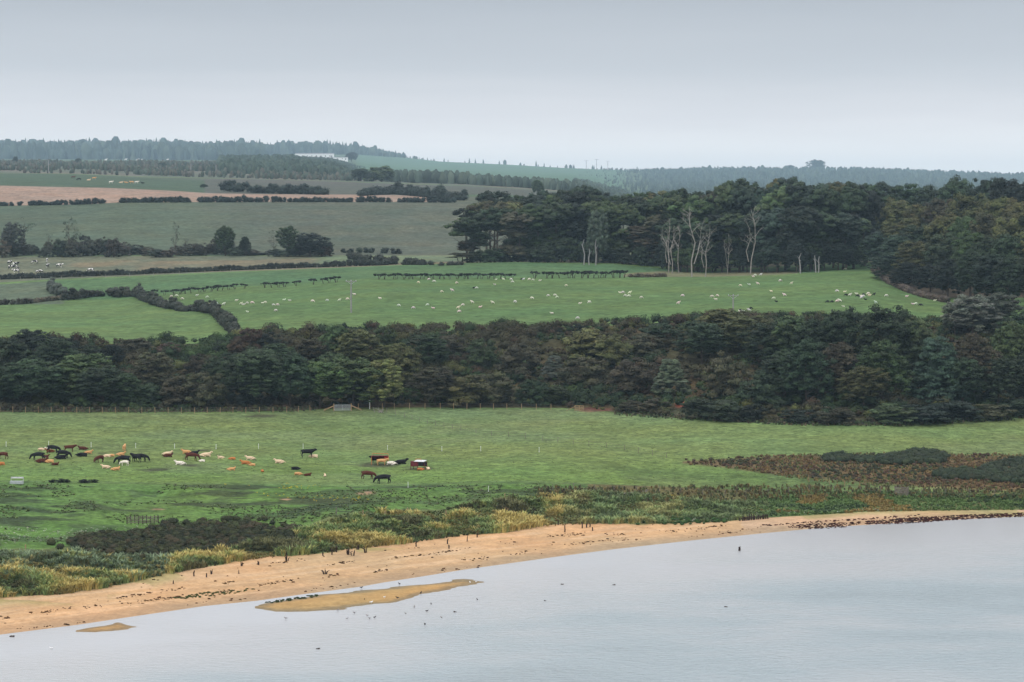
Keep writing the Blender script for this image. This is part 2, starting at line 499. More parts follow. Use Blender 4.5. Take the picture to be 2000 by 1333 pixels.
CC = np.zeros((NR, NC, 3)) + np.array((0.10, 0.16, 0.055))
SAND = (0.455, 0.285, 0.155)
mixc(1 - sstep(-0.3, 1.2, YY - Yve[None, :] + j1 * 5), SAND)
mixc((YY < Yve[None, :]) * (PX > 1450) * 0.5, (0.45, 0.30, 0.22))
wet = (1 - sstep(2.0, 8, YY - Ysh[None, :] + j1 * 3))
mixc(wet * 0.75, (0.30, 0.215, 0.14))
mixc((YY < Ysh[None, :] - 1.0) * 1.0, (0.36, 0.225, 0.095))
mixc((YY < Ysh[None, :] - 1.0) * (1 - sstep(0.02, 0.11, G)), (0.21, 0.155, 0.09))
streak = fbm(XX / 14 + YY / 40, (YY - Ysh[None, :]) / 1.6, 161, 4)
mixc((YY < Yve[None, :]) * (YY > Ysh[None, :]) * sstep(0.0, 0.2, streak) * 0.45, (0.34, 0.23, 0.135))
mixc((YY < Yve[None, :]) * (YY > Ysh[None, :] + 5) * sstep(0.02, 0.2, -streak) * 0.5, (0.52, 0.36, 0.23))
# thin growth creeping on to the sand
mixc(sstep(-7, -1, YY - Yve[None, :] + j1 * 9) * (YY < Yve[None, :] + 1) * 0.55 * (j2 > -0.02), (0.20, 0.21, 0.07))
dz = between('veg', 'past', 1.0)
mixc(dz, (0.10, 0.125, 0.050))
turf = between('dune', 'past', 2.0) * (PX < 1150)
mixc(turf * (0.8 + 0.2 * sstep(-.05, .05, j2)), (0.088, 0.165, 0.042))
mixc(turf * sstep(0.03, 0.14, j1 + j2 * 0.6) * 0.75, (0.055, 0.085, 0.035))
mixc(turf * sstep(0.05, 0.12, fbm(XX / 14, YY / 5, 131, 3)) * 0.85, (0.040, 0.055, 0.026))
mixc(between('veg', 'past', 1.0) * (PX > 1150) * 0.9, (0.08, 0.12, 0.04))
mixc(between('veg', 'past', 1.0) * (PX > 1150) * sstep(0.02, 0.12, j2 + 0.3 * j1) * 0.8, (0.12, 0.10, 0.045))
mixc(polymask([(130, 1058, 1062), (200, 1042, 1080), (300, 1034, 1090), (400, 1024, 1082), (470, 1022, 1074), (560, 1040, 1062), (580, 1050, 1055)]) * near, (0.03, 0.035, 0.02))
# lower pasture
pa = between('past', 'fence', 2.0)
mixc(pa, (0.128, 0.176, 0.062))
mixc(pa * sstep(840, 800, PY) * 0.5, (0.110, 0.145, 0.078))
mixc(pa * sstep(870, 940, PY) * (PX < 1500) * 0.75, (0.115, 0.185, 0.045))
mixc(pa * sstep(0.06, 0.16, j2) * 0.35, (0.135, 0.165, 0.08))
mixc(polymask([(1330, 902, 906), (1400, 898, 912), (1500, 892, 926), (1600, 890, 938), (1700, 888, 944), (1800, 888, 950), (1900, 890, 956), (2100, 890, 966), (2700, 890, 966)], 4) * near, (0.12, 0.085, 0.045))
mixc(polymask([(1150, 900, 905), (1250, 915, 940), (1500, 925, 958), (1700, 940, 960)], 10, 8) * near * 0.6, (0.075, 0.115, 0.04))
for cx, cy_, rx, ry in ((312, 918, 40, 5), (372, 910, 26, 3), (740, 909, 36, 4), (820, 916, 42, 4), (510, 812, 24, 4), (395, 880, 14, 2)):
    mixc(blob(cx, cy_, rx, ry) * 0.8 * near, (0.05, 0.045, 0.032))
for cx, cy_, rx, ry in ((712, 964, 26, 6), (1000, 994, 26, 7), (305, 994, 14, 2), (1012, 1002, 16, 5), (560, 975, 10, 2)):
    mixc(blob(cx, cy_ - 1, rx * 1.3, ry * 1.3) * near * .7, (0.05, 0.06, 0.03)); mixc(blob(cx, cy_ + 1, rx, ry * .8) * near * .8, (0.30, 0.20, 0.135))  # larger dark blob paints a shadow rim behind each sandy scar
# scarp earth
sc_ = between('fence', 'scarp', 1.0)
mixc(sc_, (0.055, 0.052, 0.028))
mixc(sc_ * sstep(0.0, 0.12, j2) * 0.5, (0.085, 0.055, 0.03))
mixc(blob(1330, 790, 12, 9) * 1.0 * (YY < 620), (0.33, 0.085, 0.055))
mixc(blob(1165, 801, 28, 4) * 0.8 * (YY < 620), (0.13, 0.055, 0.042))
mixc(blob(1408, 820, 16, 4) * 0.8 * (YY < 620), (0.15, 0.05, 0.035))
mixc(blob(375, 690, 26, 24) * 0.8 * (YY < 640), (0.20, 0.11, 0.05))
# upper fields
uf = between('scarp', 'crest', 1.0)
mixc(uf, (0.080, 0.134, 0.047))
mixc(uf * sstep(790, 800, YY) * 0.8, (0.066, 0.122, 0.056))
hedge_x = np.interp(PY, [548, 575, 590, 605, 630, 660], [250, 262, 300, 380, 448, 475])
mixc(uf * (YY < 790) * sstep(3, -3, PX - hedge_x) * 0.8, (0.092, 0.145, 0.052))
mixc(uf * (YY > 772) * sstep(6, -6, PX - np.interp(PY, [545, 590], [92, 125])) * 0.9, (0.090, 0.112, 0.075))
mixc(uf * sstep(610, 625, PY + j2 * 10) * (PX > 480) * 0.3, (0.095, 0.15, 0.055))
mixc(polymask([(1220, 535, 541), (1290, 530, 541), (1380, 534, 541), (1440, 531, 540), (1520, 531, 537), (1560, 531, 534)], 2, 1.5) * (YY < 900) * 0.7, (0.17, 0.14, 0.085))
mixc(polymask([(1700, 520, 530), (1720, 520, 545), (1760, 520, 566), (1800, 520, 580), (1860, 520, 594), (2100, 520, 600)], 3, 3) * (YY < 900) * (YY > 680), (0.07, 0.055, 0.04))
# beyond the crest
ho = between('crest', 'tline', 1.0)
mixc(ho * (YY > 880), (0.115, 0.125, 0.085))
mixc(ho * (YY > 880) * sstep(0.0, 0.15, j2) * 0.8, (0.17, 0.14, 0.09))
mixc(between(us * 0 + 985, 'tline', 1) * 0, (0, 0, 0))
mixc((YY > 930) * (YY < 1000) * sstep(600, 640, PX) * 0.9, (0.12, 0.155, 0.09))
bigf = between('tline', 'bush', 1.0)
mixc(bigf, (0.072, 0.096, 0.064))
mixc(bigf * sstep(250, 600, PX + j2 * 200) * 0.85, (0.084, 0.092, 0.070))
mixc(bigf * sstep(0.05, 0.15, fbm(XX / 30, YY / 30, 151, 4)) * 0.4, (0.06, 0.08, 0.055))
tn = between('bush', 'tan', 1.0)
mixc(tn, (0.26, 0.185, 0.145))
mixc(tn * sstep(830, 900, PX), (0.085, 0.095, 0.068))
gr = between('tan', 'green', 1.0)
mixc(gr, (0.058, 0.088, 0.056))
mixc(gr * (PX > 180) * sstep(0, 8, (365 - PY) - np.maximum(0, 20 - (PX - 180) * 0.05)) * 0.8, (0.09, 0.088, 0.078))
mixc(gr * (PX > 400) * 0.7, (0.085, 0.082, 0.075))
mixc(gr * (PX > 900) * sstep(0, 80, 1520 - YY) * 0.9, (0.06, 0.105, 0.05))
mixc(between('green', 'band', 1.0), (0.085, 0.10, 0.075))
mixc(between('green', 'band', 1.0) * sstep(0.0, 0.12, fbm(XX / 60, YY / 90, 171, 3)), (0.12, 0.11, 0.09))
hl = between('band', 'end', 1.0)
mixc(hl, (0.07, 0.10, 0.05))
mixc(hl * sstep(690, 705, PX) * sstep(1240, 1200, PX), (0.075, 0.135, 0.080))
mixc((YY > 10000) * 1.0, (0.07, 0.09, 0.06))

idx = np.arange(NR * NC).reshape(NR, NC)
Yc = (YY[:-1, :-1] + YY[1:, 1:]) / 2
def cl(n): return ((Yl[n][:-1] + Yl[n][1:]) / 2)[None, :]
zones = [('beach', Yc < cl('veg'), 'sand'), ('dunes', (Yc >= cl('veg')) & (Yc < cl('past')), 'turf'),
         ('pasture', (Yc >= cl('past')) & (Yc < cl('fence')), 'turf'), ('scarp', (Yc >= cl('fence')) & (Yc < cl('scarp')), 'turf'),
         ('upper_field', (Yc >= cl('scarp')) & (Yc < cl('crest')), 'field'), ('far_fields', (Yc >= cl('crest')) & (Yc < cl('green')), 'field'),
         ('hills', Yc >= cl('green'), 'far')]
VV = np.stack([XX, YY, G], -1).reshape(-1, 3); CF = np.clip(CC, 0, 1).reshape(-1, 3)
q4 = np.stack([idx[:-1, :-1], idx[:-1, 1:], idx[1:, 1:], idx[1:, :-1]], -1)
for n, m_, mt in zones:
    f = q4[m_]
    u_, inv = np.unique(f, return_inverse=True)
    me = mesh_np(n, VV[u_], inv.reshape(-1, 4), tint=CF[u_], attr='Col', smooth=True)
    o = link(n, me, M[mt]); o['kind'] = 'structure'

# ---------------------------------------------------------------- water
def water_mat():
    m, t, b = new_mat('sea_water', 0.17, 0.5)
    b.inputs['IOR'].default_value = 1.333
    g = N(t, 'ShaderNodeNewGeometry')
    at = N(t, 'ShaderNodeAttribute', attribute_name='Calm')      # shelter near the shore
    mp_ = N(t, 'ShaderNodeMapping'); mp_.inputs['Scale'].default_value = (0.8, 1.25, 1)
    t.links.new(g.outputs['Position'], mp_.inputs[0])
    n1 = noise(t, mp_.outputs[0], 0.9, 5, 0.68)
    n2 = noise(t, mp_.outputs[0], 3.1, 3, 0.6)
    n3 = noise(t, mp_.outputs[0], 0.03, 4, 0.6)
    ad = N(t, 'ShaderNodeMath', operation='MULTIPLY_ADD'); t.links.new(n2, ad.inputs[0]); ad.inputs[1].default_value = 0.35; t.links.new(n1, ad.inputs[2])
    pat = N(t, 'ShaderNodeMath', operation='MULTIPLY'); t.links.new(maprange(t, n3, 0.38, 0.62, 0.55, 1.25), pat.inputs[0]); t.links.new(at.outputs['Fac'], pat.inputs[1])
    bp = N(t, 'ShaderNodeBump'); bp.inputs['Distance'].default_value = 0.55
    t.links.new(pat.outputs[0], bp.inputs['Strength']); t.links.new(ad.outputs[0], bp.inputs['Height'])
    t.links.new(bp.outputs[0], b.inputs['Normal'])
    mx = N(t, 'ShaderNodeMix', data_type='RGBA')
    mx.inputs[6].default_value = (0.37, 0.37, 0.375, 1); mx.inputs[7].default_value = (0.36, 0.425, 0.455, 1)
    t.links.new(pat.outputs[0], mx.inputs[0]); t.links.new(mx.outputs[2], b.inputs['Base Color'])
    return m
wx = np.linspace(-420, 420, 260); wy = np.concatenate([np.linspace(-150, 200, 20), np.arange(204, 470, 2.0)])
WX, WY = np.meshgrid(wx, wy)
ysh_w = np.interp(WX / np.maximum(WY, 60), us, Ysh)
calm = 0.06 + 0.94 * sstep(6, 70, ysh_w - WY + fbm(WX / 30, WY / 18, 201, 3) * 40)
wi = np.arange(WX.size).reshape(WX.shape)
me = mesh_np('sea', np.stack([WX, WY, WX * 0], -1).reshape(-1, 3), np.stack([wi[:-1, :-1], wi[:-1, 1:], wi[1:, 1:], wi[1:, :-1]], -1).reshape(-1, 4),
             tint=np.repeat(calm.reshape(-1, 1), 3, 1), attr='Calm')
M['water'] = water_mat()
o = link('sea', me, M['water']); o['kind'] = 'structure'

# ---------------------------------------------------------------- haze: one box of even thin air
mh = bpy.data.materials.new('thin_haze'); mh.use_nodes = True
th = mh.node_tree; th.nodes.clear()
oh = th.nodes.new('ShaderNodeOutputMaterial'); pv = th.nodes.new('ShaderNodeVolumePrincipled')
pv.inputs['Color'].default_value = (0.58, 0.82, 1.0, 1); pv.inputs['Density'].default_value = 0.000068
pv.inputs['Anisotropy'].default_value = 0.0
th.links.new(pv.outputs[0], oh.inputs['Volume'])
hz = MB().box((0, 6250, 120), (7800, 12700, 252)).build('haze', mh)
hz['kind'] = 'stuff'; hz['label'] = 'pale blue sea haze in the air over the whole valley'; hz['category'] = 'haze'

# ---------------------------------------------------------------- leaves
def unit(n):
    v = rng.normal(size=(n, 3)); return v / np.linalg.norm(v, axis=1, keepdims=True)
def leaf_quads(P, Nrm, size, up=0.35):
    """small leaf-spray quads at P facing roughly along Nrm"""
    n = len(P)
    nn = Nrm + unit(n) * 0.75; nn[:, 2] += up
    nn /= np.linalg.norm(nn, axis=1, keepdims=True)
    a = np.cross(nn, unit(n)); a /= np.linalg.norm(a, axis=1, keepdims=True) + 1e-9
    b = np.cross(nn, a)
    s1 = (size * rng.uniform(0.6, 1.3, n))[:, None]; s2 = s1 * rng.uniform(0.45, 0.9, n)[:, None]
    k = rng.uniform(0.2, 0.9, (n, 1))
    V = np.stack([P - a * s1 * 0.5, P - b * s2 * 0.5 * k, P + a * s1 * 0.5, P + b * s2 * 0.5], 1).reshape(-1, 3)
    return V, np.arange(n * 4).reshape(-1, 4)
_ico = None
def ico():
    global _ico
    if _ico is None:
        bm = bmesh.new(); bmesh.ops.create_icosphere(bm, subdivisions=2, radius=1)
        _ico = (np.array([v.co[:] for v in bm.verts]), np.array([[v.index for v in f.verts] for f in bm.faces])); bm.free()
    return _ico
def clump_cloud(centres, radii, flat, leaves, leaf, hull=0.55, tvar=0.18, upper=0.25):
    """centres (n,3), radii (n,), each a flattened tuft of leaves; returns verts, quads, tris, tint"""
    n = len(centres); cnt = np.maximum((leaves * (radii / radii.mean()) ** 2).astype(int), 6)
    own = np.repeat(np.arange(n), cnt); m = len(own)
    d = unit(m); d[:, 2] = np.where(d[:, 2] < -upper, -d[:, 2], d[:, 2])
    rr = radii[own] * rng.uniform(0.72, 1.08, m)
    sc3 = np.stack([rr, rr, rr * flat], 1)
    P = centres[own] + d * sc3
    V, Q = leaf_quads(P, d, leaf)
    ct = 1 + rng.uniform(-tvar, tvar, (n, 1)) + rng.uniform(-0.07, 0.07, (n, 3))
    T = np.repeat(ct[own] * rng.uniform(0.82, 1.18, (m, 1)), 4, axis=0)
    tri = None
    if hull > 0:
        iv, it = ico()
        hv = (centres[:, None, :] + iv[None] * rng.uniform(0.7, 1.35, (n, len(iv), 1)) * np.stack([radii, radii, radii * flat], 1)[:, None, :] * hull).reshape(-1, 3)
        tri = (it[None] + (np.arange(n) * len(iv))[:, None, None]).reshape(-1, 3) + len(V)
        T = np.concatenate([T, np.repeat(ct, len(iv), axis=0) * 0.9]); V = np.concatenate([V, hv])
    return V, Q, tri, np.clip(T, 0.3, 2)
def crown_shell(nc, rx, rz, zc, lob=0.22, low=-0.5, seed=0, fill=0.25):
    """clump centres over a lumpy ellipsoid"""
    d = unit(nc * 3); d = d[d[:, 2] > low][:nc]
    lumps = unit(9); lam = rng.uniform(0.5, 1, 9)
    bulge = 1 + lob * (np.max(np.exp(-4 * (1 - d @ lumps.T)) * lam, axis=1) * 1.6 - 0.6)
    rad = np.where(rng.random(len(d)) < fill, rng.uniform(0.35, 0.8, len(d)), 1.0) * bulge * rng.uniform(0.86, 1.05, len(d))
    return np.stack([d[:, 0] * rx * rad, d[:, 1] * rx * rad, zc + d[:, 2] * rz * rad], 1)
def branches(mb, base, top_z, spread, n, r0, lean=(0, 0), seg=5, wig=0.35, start=0.25):
    tops = []
    p0 = Vector(base); p1 = Vector((base[0] + lean[0], base[1] + lean[1], top_z))
    pts = [p0.lerp(p1, t) + Vector((random.uniform(-1, 1), random.uniform(-1, 1), 0)) * wig * (0.3 if wig < .95 else 1.1) * (t if wig < .95 else min(t * 2, 1)) for t in (0, .25, .5, .75, 1)]
    mb.tube(pts, [r0, r0 * .8, r0 * .62, r0 * .42, r0 * .2], seg)
    for i in range(n):
        t = random.uniform(start, 0.9); k = t * 4; a = pts[int(k)].lerp(pts[min(int(k) + 1, 4)], k % 1)
        an = random.uniform(0, 6.28); L = spread * random.uniform(0.6, 1.1) * (1.15 - t * 0.5)
        e = a + Vector((math.cos(an) * L, math.sin(an) * L, L * random.uniform(0.35, 0.9)))
        mid = a.lerp(e, 0.5) + Vector((random.uniform(-1, 1), random.uniform(-1, 1), random.uniform(-0.2, 1))) * wig * L * 0.25
        rr = r0 * (0.6 - 0.35 * t)
        mb.tube([a, mid, e], [rr, rr * .6, rr * .2], max(4, seg - 1)); tops.append(e)
        if wig > 0.5:
            for _ in range(3):
                u_ = random.uniform(0.35, 0.95); s = (a.lerp(mid, u_ * 2) if u_ < .5 else mid.lerp(e, u_ * 2 - 1))
                f = s + Vector((random.uniform(-1, 1), random.uniform(-1, 1), random.uniform(0.2, 1.3))) * L * 0.42
                g_ = s.lerp(f, .5) + Vector((random.uniform(-1, 1), random.uniform(-1, 1), 0)) * L * 0.07
                mb.tube([s, g_, f], [rr * .42, rr * .3, rr * .1], 4)
    return tops

PROTO = {}
def add_proto(kind, crown, trunk, h, wd):
    if crown:
        co = np.empty(len(crown.vertices) * 3, np.float32); crown.vertices.foreach_get('co', co); co = co.reshape(-1, 3)
        h = float(np.percentile(co[:, 2], 99.5)); wd = float(np.percentile(np.hypot(co[:, 0], co[:, 1]), 93)) * 2
    PROTO.setdefault(kind, []).append((crown, trunk, h, wd))
def crown_mesh(parts):
    Vs, Qs, Ts, Cs = [], [], [], []; off = 0
    for V, Q, T3, T in parts:
        Vs.append(V); Qs.append(Q + off); Cs.append(T)
        if T3 is not None: Ts.append(T3 + off)
        off += len(V)
    return mesh_np('crown', np.concatenate(Vs), np.concatenate(Qs), np.concatenate(Ts) if Ts else None, tint=np.concatenate(Cs))
for s in range(5):      # spreading broadleaf, crown nearly to the ground (10 m nominal)
    c = crown_shell(190, 4.3, 4.1, 5.6, 0.38, -0.8)
    c2 = crown_shell(50, 2.9, 2.0, 8.0, 0.4, -0.1)
    c3 = crown_shell(34, 2.4, 2.9, 5.4, 0.3, -0.9); cc = np.concatenate([c, c2, c3]); ra = np.concatenate([rng.uniform(0.45, 1.0, len(c) + len(c2)), rng.uniform(0.9, 1.4, len(c3))])
    iv, it = ico(); hullv = iv * np.array([2.5, 2.5, 2.8]) + np.array([0, 0, 5.6])
    V, Q, T3, T = clump_cloud(cc, ra, 0.62, 52, 0.33, 0.5, 0.4)
    hullv = hullv * rng.uniform(.8, 1.05, (len(iv), 1)); core = (hullv, np.zeros((0, 4), int), it, np.ones((len(hullv), 3)) * 0.8)
    mb = MB(); branches(mb, (0, 0, -0.6), 7, 3, 7, 0.28, (random.uniform(-.5, .5), 0))
    add_proto('round', crown_mesh([(V, Q, T3, T)]), mb.mesh('trunk'), 10.3, 9.6)
for s in range(5):      # tall wood tree: bare stems, layered top (20 m nominal)
    cc = []
    for k in range(9):
        a = random.uniform(0, 6.28); r_ = random.uniform(0, 4.0); z = random.uniform(11, 17.5) - r_ * 0.45
        q = crown_shell(13, random.uniform(1.8, 2.9), random.uniform(0.9, 1.5), z, 0.2, -0.2)
        q[:, 0] += math.cos(a) * r_; q[:, 1] += math.sin(a) * r_; cc.append(q)
    q = crown_shell(36, 5.0, 3.2, 14.6, 0.35, 0.0); cc.append(q)
    cc = np.concatenate(cc); ra = rng.uniform(0.8, 1.5, len(cc))
    V, Q, T3, T = clump_cloud(cc, ra, 0.72, 50, 0.6, 0.6, 0.4)
    mb = MB(); branches(mb, (0, 0, -1), 15, 4.5, 9, 0.36, (random.uniform(-1, 1), 0), wig=0.5, start=0.35)
    if s % 2: branches(mb, (1.6, .6, -1), 14, 3.5, 5, 0.24, (1.0, 0), wig=0.5, start=0.4)
    add_proto('tall', crown_mesh([(V, Q, T3, T)]), mb.mesh('trunk'), 18.8, 12)
for s in range(4):      # wood tree clothed to the ground (20 m nominal)
    cc = []
    for k in range(18):
        a = random.uniform(0, 6.28); z = random.uniform(2.5, 17); r_ = random.uniform(0, 4.0) * (1 - abs(z - 10) / 18)
        q = crown_shell(20, random.uniform(1.8, 2.9), random.uniform(1.0, 2.0), z, 0.3, -0.3)
        q[:, 0] += math.cos(a) * r_; q[:, 1] += math.sin(a) * r_; cc.append(q)
    cc.append(crown_shell(60, 4.8, 3.6, 14.2, 0.35, 0.0)); cc = np.concatenate(cc); ra = rng.uniform(0.5, 1.2, len(cc))
    V, Q, T3, T = clump_cloud(cc, ra, 0.8, 34, 0.48, 0.7, 0.4)
    mb = MB(); branches(mb, (0, 0, -1), 15, 4.0, 6, 0.34, (random.uniform(-1, 1), 0), wig=0.5, start=0.4)
    add_proto('forest', crown_mesh([(V, Q, T3, T)]), mb.mesh('trunk'), 18.8, 12)
for s in range(4):      # low dome shrub (4 m nominal)
    c = np.concatenate([crown_shell(48, 2.3, 2.5, 1.3, 0.4, -0.45), crown_shell(18, 1.3, 1.5, 1.1, 0.3, -0.5)]); ra = rng.uniform(0.45, 0.85, len(c))
    V, Q, T3, T = clump_cloud(c, ra, 0.6, 80, 0.27, 0.55, 0.3)
    iv, it = ico(); hv = iv * rng.uniform(.8, 1.1, (len(iv), 1)) * np.array([1.5, 1.5, 1.6]) + np.array([0, 0, 1.1])
    mb = MB()
    for k in range(4): mb.tube([(0, 0, -.3), (random.uniform(-.6, .6), random.uniform(-.6, .6), 1.2), (random.uniform(-1.5, 1.5), random.uniform(-1.5, 1.5), 2.8)], [.09, .06, .02], 4)
    add_proto('shrub', crown_mesh([(V, Q, T3, T)]), mb.mesh('stem'), 4.1, 5.3)
for s in range(3):      # pear-shaped tree (10 m nominal)
    cc = []
    for z in np.linspace(1.2, 9.4, 12):
        r_ = 3.9 * (1 - (z - 1.2) / 9.4) ** 0.62 + 0.25; n = int(6 + r_ * 4.2)
        an = rng.uniform(0, 6.28, n); rr = r_ * rng.uniform(0.75, 1.1, n)
        cc.append(np.stack([np.cos(an) * rr, np.sin(an) * rr, z + rng.uniform(-.4, .4, n)], 1))
    cc = np.concatenate(cc); ra = rng.uniform(0.6, 1.1, len(cc))
    V, Q, T3, T = clump_cloud(cc, ra, 0.45, 75, 0.38, 0.5, 0.3)
    iv, it = ico(); hv = iv * rng.uniform(.8, 1.1, (len(iv), 1)) * np.array([1.7, 1.7, 2.9]) + np.array([0, 0, 4.6])
    mb = MB(); branches(mb, (0, 0, -.6), 8.5, 2.2, 6, 0.24)
    add_proto('cone', crown_mesh([(V, Q, T3, T), (hv, np.zeros((0, 4), int), it, np.ones((len(hv), 3)) * .8)]), mb.mesh('trunk'), 10.2, 8.0)
for s in range(3):      # airy open-crowned tree (9 m nominal)
    mb = MB(); tops = branches(mb, (0, 0, -.5), 8, 2.6, 13, 0.17, (random.uniform(-.6, .6), 0), wig=0.9, start=0.25)
    cc = np.array([tuple(p) for p in tops] + [tuple(p + Vector((random.uniform(-1, 1), random.uniform(-1, 1), random.uniform(0, 1.2)))) for p in tops])
    V, Q, T3, T = clump_cloud(cc, rng.uniform(0.45, 0.85, len(cc)), 0.7, 20, 0.30, 0)
    add_proto('airy', crown_mesh([(V, Q, T3, T)]), mb.mesh('trunk'), 9, 6)
for s in range(5):      # little flat-topped thorn (2 m nominal, 2.4 wide)
    mb = MB()
    for k in range(random.choice((2, 3, 3, 4))):
        x = random.uniform(-.25, .25); mb.tube([(x, 0, -.15), (x * 1.5 + .05, random.uniform(-.2, .2), .6), (x * 3.5 + random.uniform(-.2, .3), random.uniform(-.4, .4), 1.35)], [.09, .07, .03], 5)
    n = 16; cc = np.stack([rng.uniform(-1.1, 1.15, n), rng.uniform(-.6, .6, n), 1.35 + rng.uniform(-.15, .28, n)], 1)
    cc[:, 2] -= np.abs(cc[:, 0]) * 0.12
    V, Q, T3, T = clump_cloud(cc, rng.uniform(.24, .42, n), 0.7, 40, 0.16, 0.6)
    add_proto('thorn', crown_mesh([(V, Q, T3, T)]), mb.mesh('trunk'), 1.9, 2.7)
for s in range(6):      # dead bleached tree (14 m nominal)
    mb = MB(); random.seed(40 + s)
    branches(mb, (0, 0, -.5), 13.5, 3.4, 10, 0.22, (random.uniform(-1.5, 1.5), 0), 6, 1.0, 0.38)
    branches(mb, (0.5, 0.1, 2.5), 11.5, 2.6, 6, 0.15, (random.uniform(.8, 2.2), .3), 5, 1.0, 0.4)
    add_proto('dead', None, mb.mesh('trunk'), 13.5, 7)
random.seed(11)
_cnt = {}
def tree(name, kind, X, Y, h, wdt, col, cat='tree', trunkmat='bark', group=None, z=None, var=None):
    pr = PROTO[kind]; i = _cnt.get(kind, 0) if var is None else var; _cnt[kind] = i + 1
    cm, tm, ph, pw = pr[i % len(pr)]
    z = float(ground_at(X, Y)) if z is None else z
    o = empty(name, (X, Y, z), random.uniform(0, 6.28) if kind not in ('thorn', 'dead') else random.choice((0, math.pi)) + random.uniform(-.3, .3))
    o.scale = (wdt / pw, wdt / pw, h / ph)
    o['category'] = cat
    if group: o['group'] = group
    if tm is not None: link('stem' if kind == 'shrub' else 'trunk', tm, None, o).name
    if cm is not None:
        c = link('crown', cm, None, o, color=(lambda g_: [v * g_ * random.uniform(0.93, 1.07) for v in col])(random.uniform(0.7, 1.45)))
    return o
for kind, l in PROTO.items():
    for cm, tm, _, _ in l:
        if cm: cm.materials.append(M['leaf'])
        tm.materials.append(M['dead'] if kind == 'dead' else M['bark'])
def top_h(px, top, Y):
    """height above ground so the top is seen at photo row `top`"""
    u, k = ray(px, top); X = float(u) * Y
    return X, H + float(k) * Y - float(ground_at(X, Y))
def tree_at(name, kind, px, Y, top, wpx, col, **kw):
    X, h = top_h(px, top, Y)
    h = max(h, 0.5)
    return tree(name, kind, X, Y, h, wpx * Y / F, col, **kw)

DG = (0.025, 0.041, 0.021); MG = (0.044, 0.068, 0.027); BG = (0.054, 0.084, 0.027); OL = (0.074, 0.080, 0.030)
BR = (0.047, 0.045, 0.026); RU = (0.054, 0.038, 0.025); GG = (0.078, 0.098, 0.070); BK = (0.013, 0.021, 0.015); TE = (0.028, 0.047, 0.032)
CN = {DG: 'dark green', MG: 'mid green', BG: 'bright green', OL: 'olive', BR: 'brownish', RU: 'rust brown', GG: 'grey green', BK: 'blackish green', TE: 'bluish green'}
KN = {'round': 'broadleaf tree', 'tall': 'tall bare-stemmed tree', 'forest': 'tall leafy tree', 'shrub': 'domed shrub', 'cone': 'pear-shaped tree', 'airy': 'thin open tree'}
def register(lst, where, key=None):
    """lst of (object, px, look) ; makes every label single out one thing"""
    groups = {}
    for o, px, look in lst: groups.setdefault(look, []).append((px, o))
    for look, l in groups.items():
        l.sort(key=lambda t: t[0])
        for i, (px, o) in enumerate(l):
            o['label'] = f"{look} {where}" if len(l) == 1 else f"{ordn(i)} from left {look} {where}"
            if len(o['label'].split()) > 16: print('LONG', o['label'])

# ---- wood on the ridge
skyl = piece([(880, 470), (905, 420), (930, 392), (980, 379), (1030, 392), (1060, 376), (1110, 369), (1160, 373), (1200, 384), (1260, 380), (1310, 367), (1350, 378), (1400, 369), (1440, 358), (1480, 364), (1530, 354), (1580, 353), (1620, 362), (1680, 366), (1740, 349), (1775, 362), (1790, 372), (1860, 352), (1900, 348), (1950, 356), (2060, 360)])
edge = piece([(900, 516), (1000, 513), (1200, 517), (1290, 524), (1330, 533), (1450, 533), (1560, 533), (1700, 525), (1730, 546), (1760, 562), (1800, 576), (1860, 590), (1950, 604), (2100, 612)])
wcols = [DG, DG, MG, MG, OL, BR, TE, DG, BK]
ridge = []
def ridge_row(x0, x1, step, dY, dtop, wpx, kind='tall', cols=wcols, jit=8, rank='', minY=0):
    x = x0; kind0 = kind
    while x < x1:
        kind = 'forest' if kind0 == 'tall' and x > 1005 else kind0
        px = x + random.uniform(-jit, jit); c = random.choice(cols)
        y0 = float(edge(px)); Yb = hit(px, y0 + 0.5).y if px < 2000 else hit(1990, y0).y
        if px < 1300: Yb = max(Yb, 878)
        Y = Yb + dY + random.uniform(-4, 4)
        top = float(skyl(px)) + (dtop(px) if callable(dtop) else dtop) + random.uniform(-10, 5)
        o = tree_at('woodland_tree' if kind != 'shrub' else 'shrub', kind, px, Y, top, wpx * random.uniform(.85, 1.2), c, cat='tree' if kind != 'shrub' else 'shrub',
                    group='trees of the wood on the ridge' if kind != 'shrub' else 'undergrowth along the foot of the ridge wood')
        ridge.append((o, px, f"{CN[c]} {KN[kind]}, {rank}"))
        x += step * random.uniform(.85, 1.15)
ridge_row(925, 1710, 30, 62, 3, 74, rank='back rank')
ridge_row(918, 1700, 33, 32, 10, 76, rank='middle rank')
ridge_row(930, 1700, 37, 9, lambda x: 26 if x < 1230 else 60, 70, rank='front rank')
ridge_row(930, 1300, 26, 4, 105, 46, 'shrub', [BK, DG, DG], rank='low foot')
ridge_row(1310, 1700, 30, 6, 118, 48, 'round', [BK, DG, MG, TE], rank='low foot')
ridge_row(905, 940, 14, 6, lambda x: 70, 50, 'tall', [DG, BR], rank='left end')
ridge_row(1725, 2060, 50, 230, 2, 95, 'round', [DG, TE, DG, BK], rank='right skyline')
ridge_row(1715, 2060, 48, 150, lambda x: 38, 92, 'round', [BR, OL, MG, DG], rank='upper right')
ridge_row(1712, 2060, 42, 85, lambda x: 72, 88, 'round', [MG, BR, DG, OL], rank='mid right')
ridge_row(1722, 2060, 40, 36, lambda x: 108, 82, 'round', [MG, DG, TE, OL], rank='lower right')
ridge_row(1740, 2060, 36, 6, lambda x: 150, 70, 'round', [DG, TE, BK], rank='lowest right')
register(ridge, 'of the ridge wood')
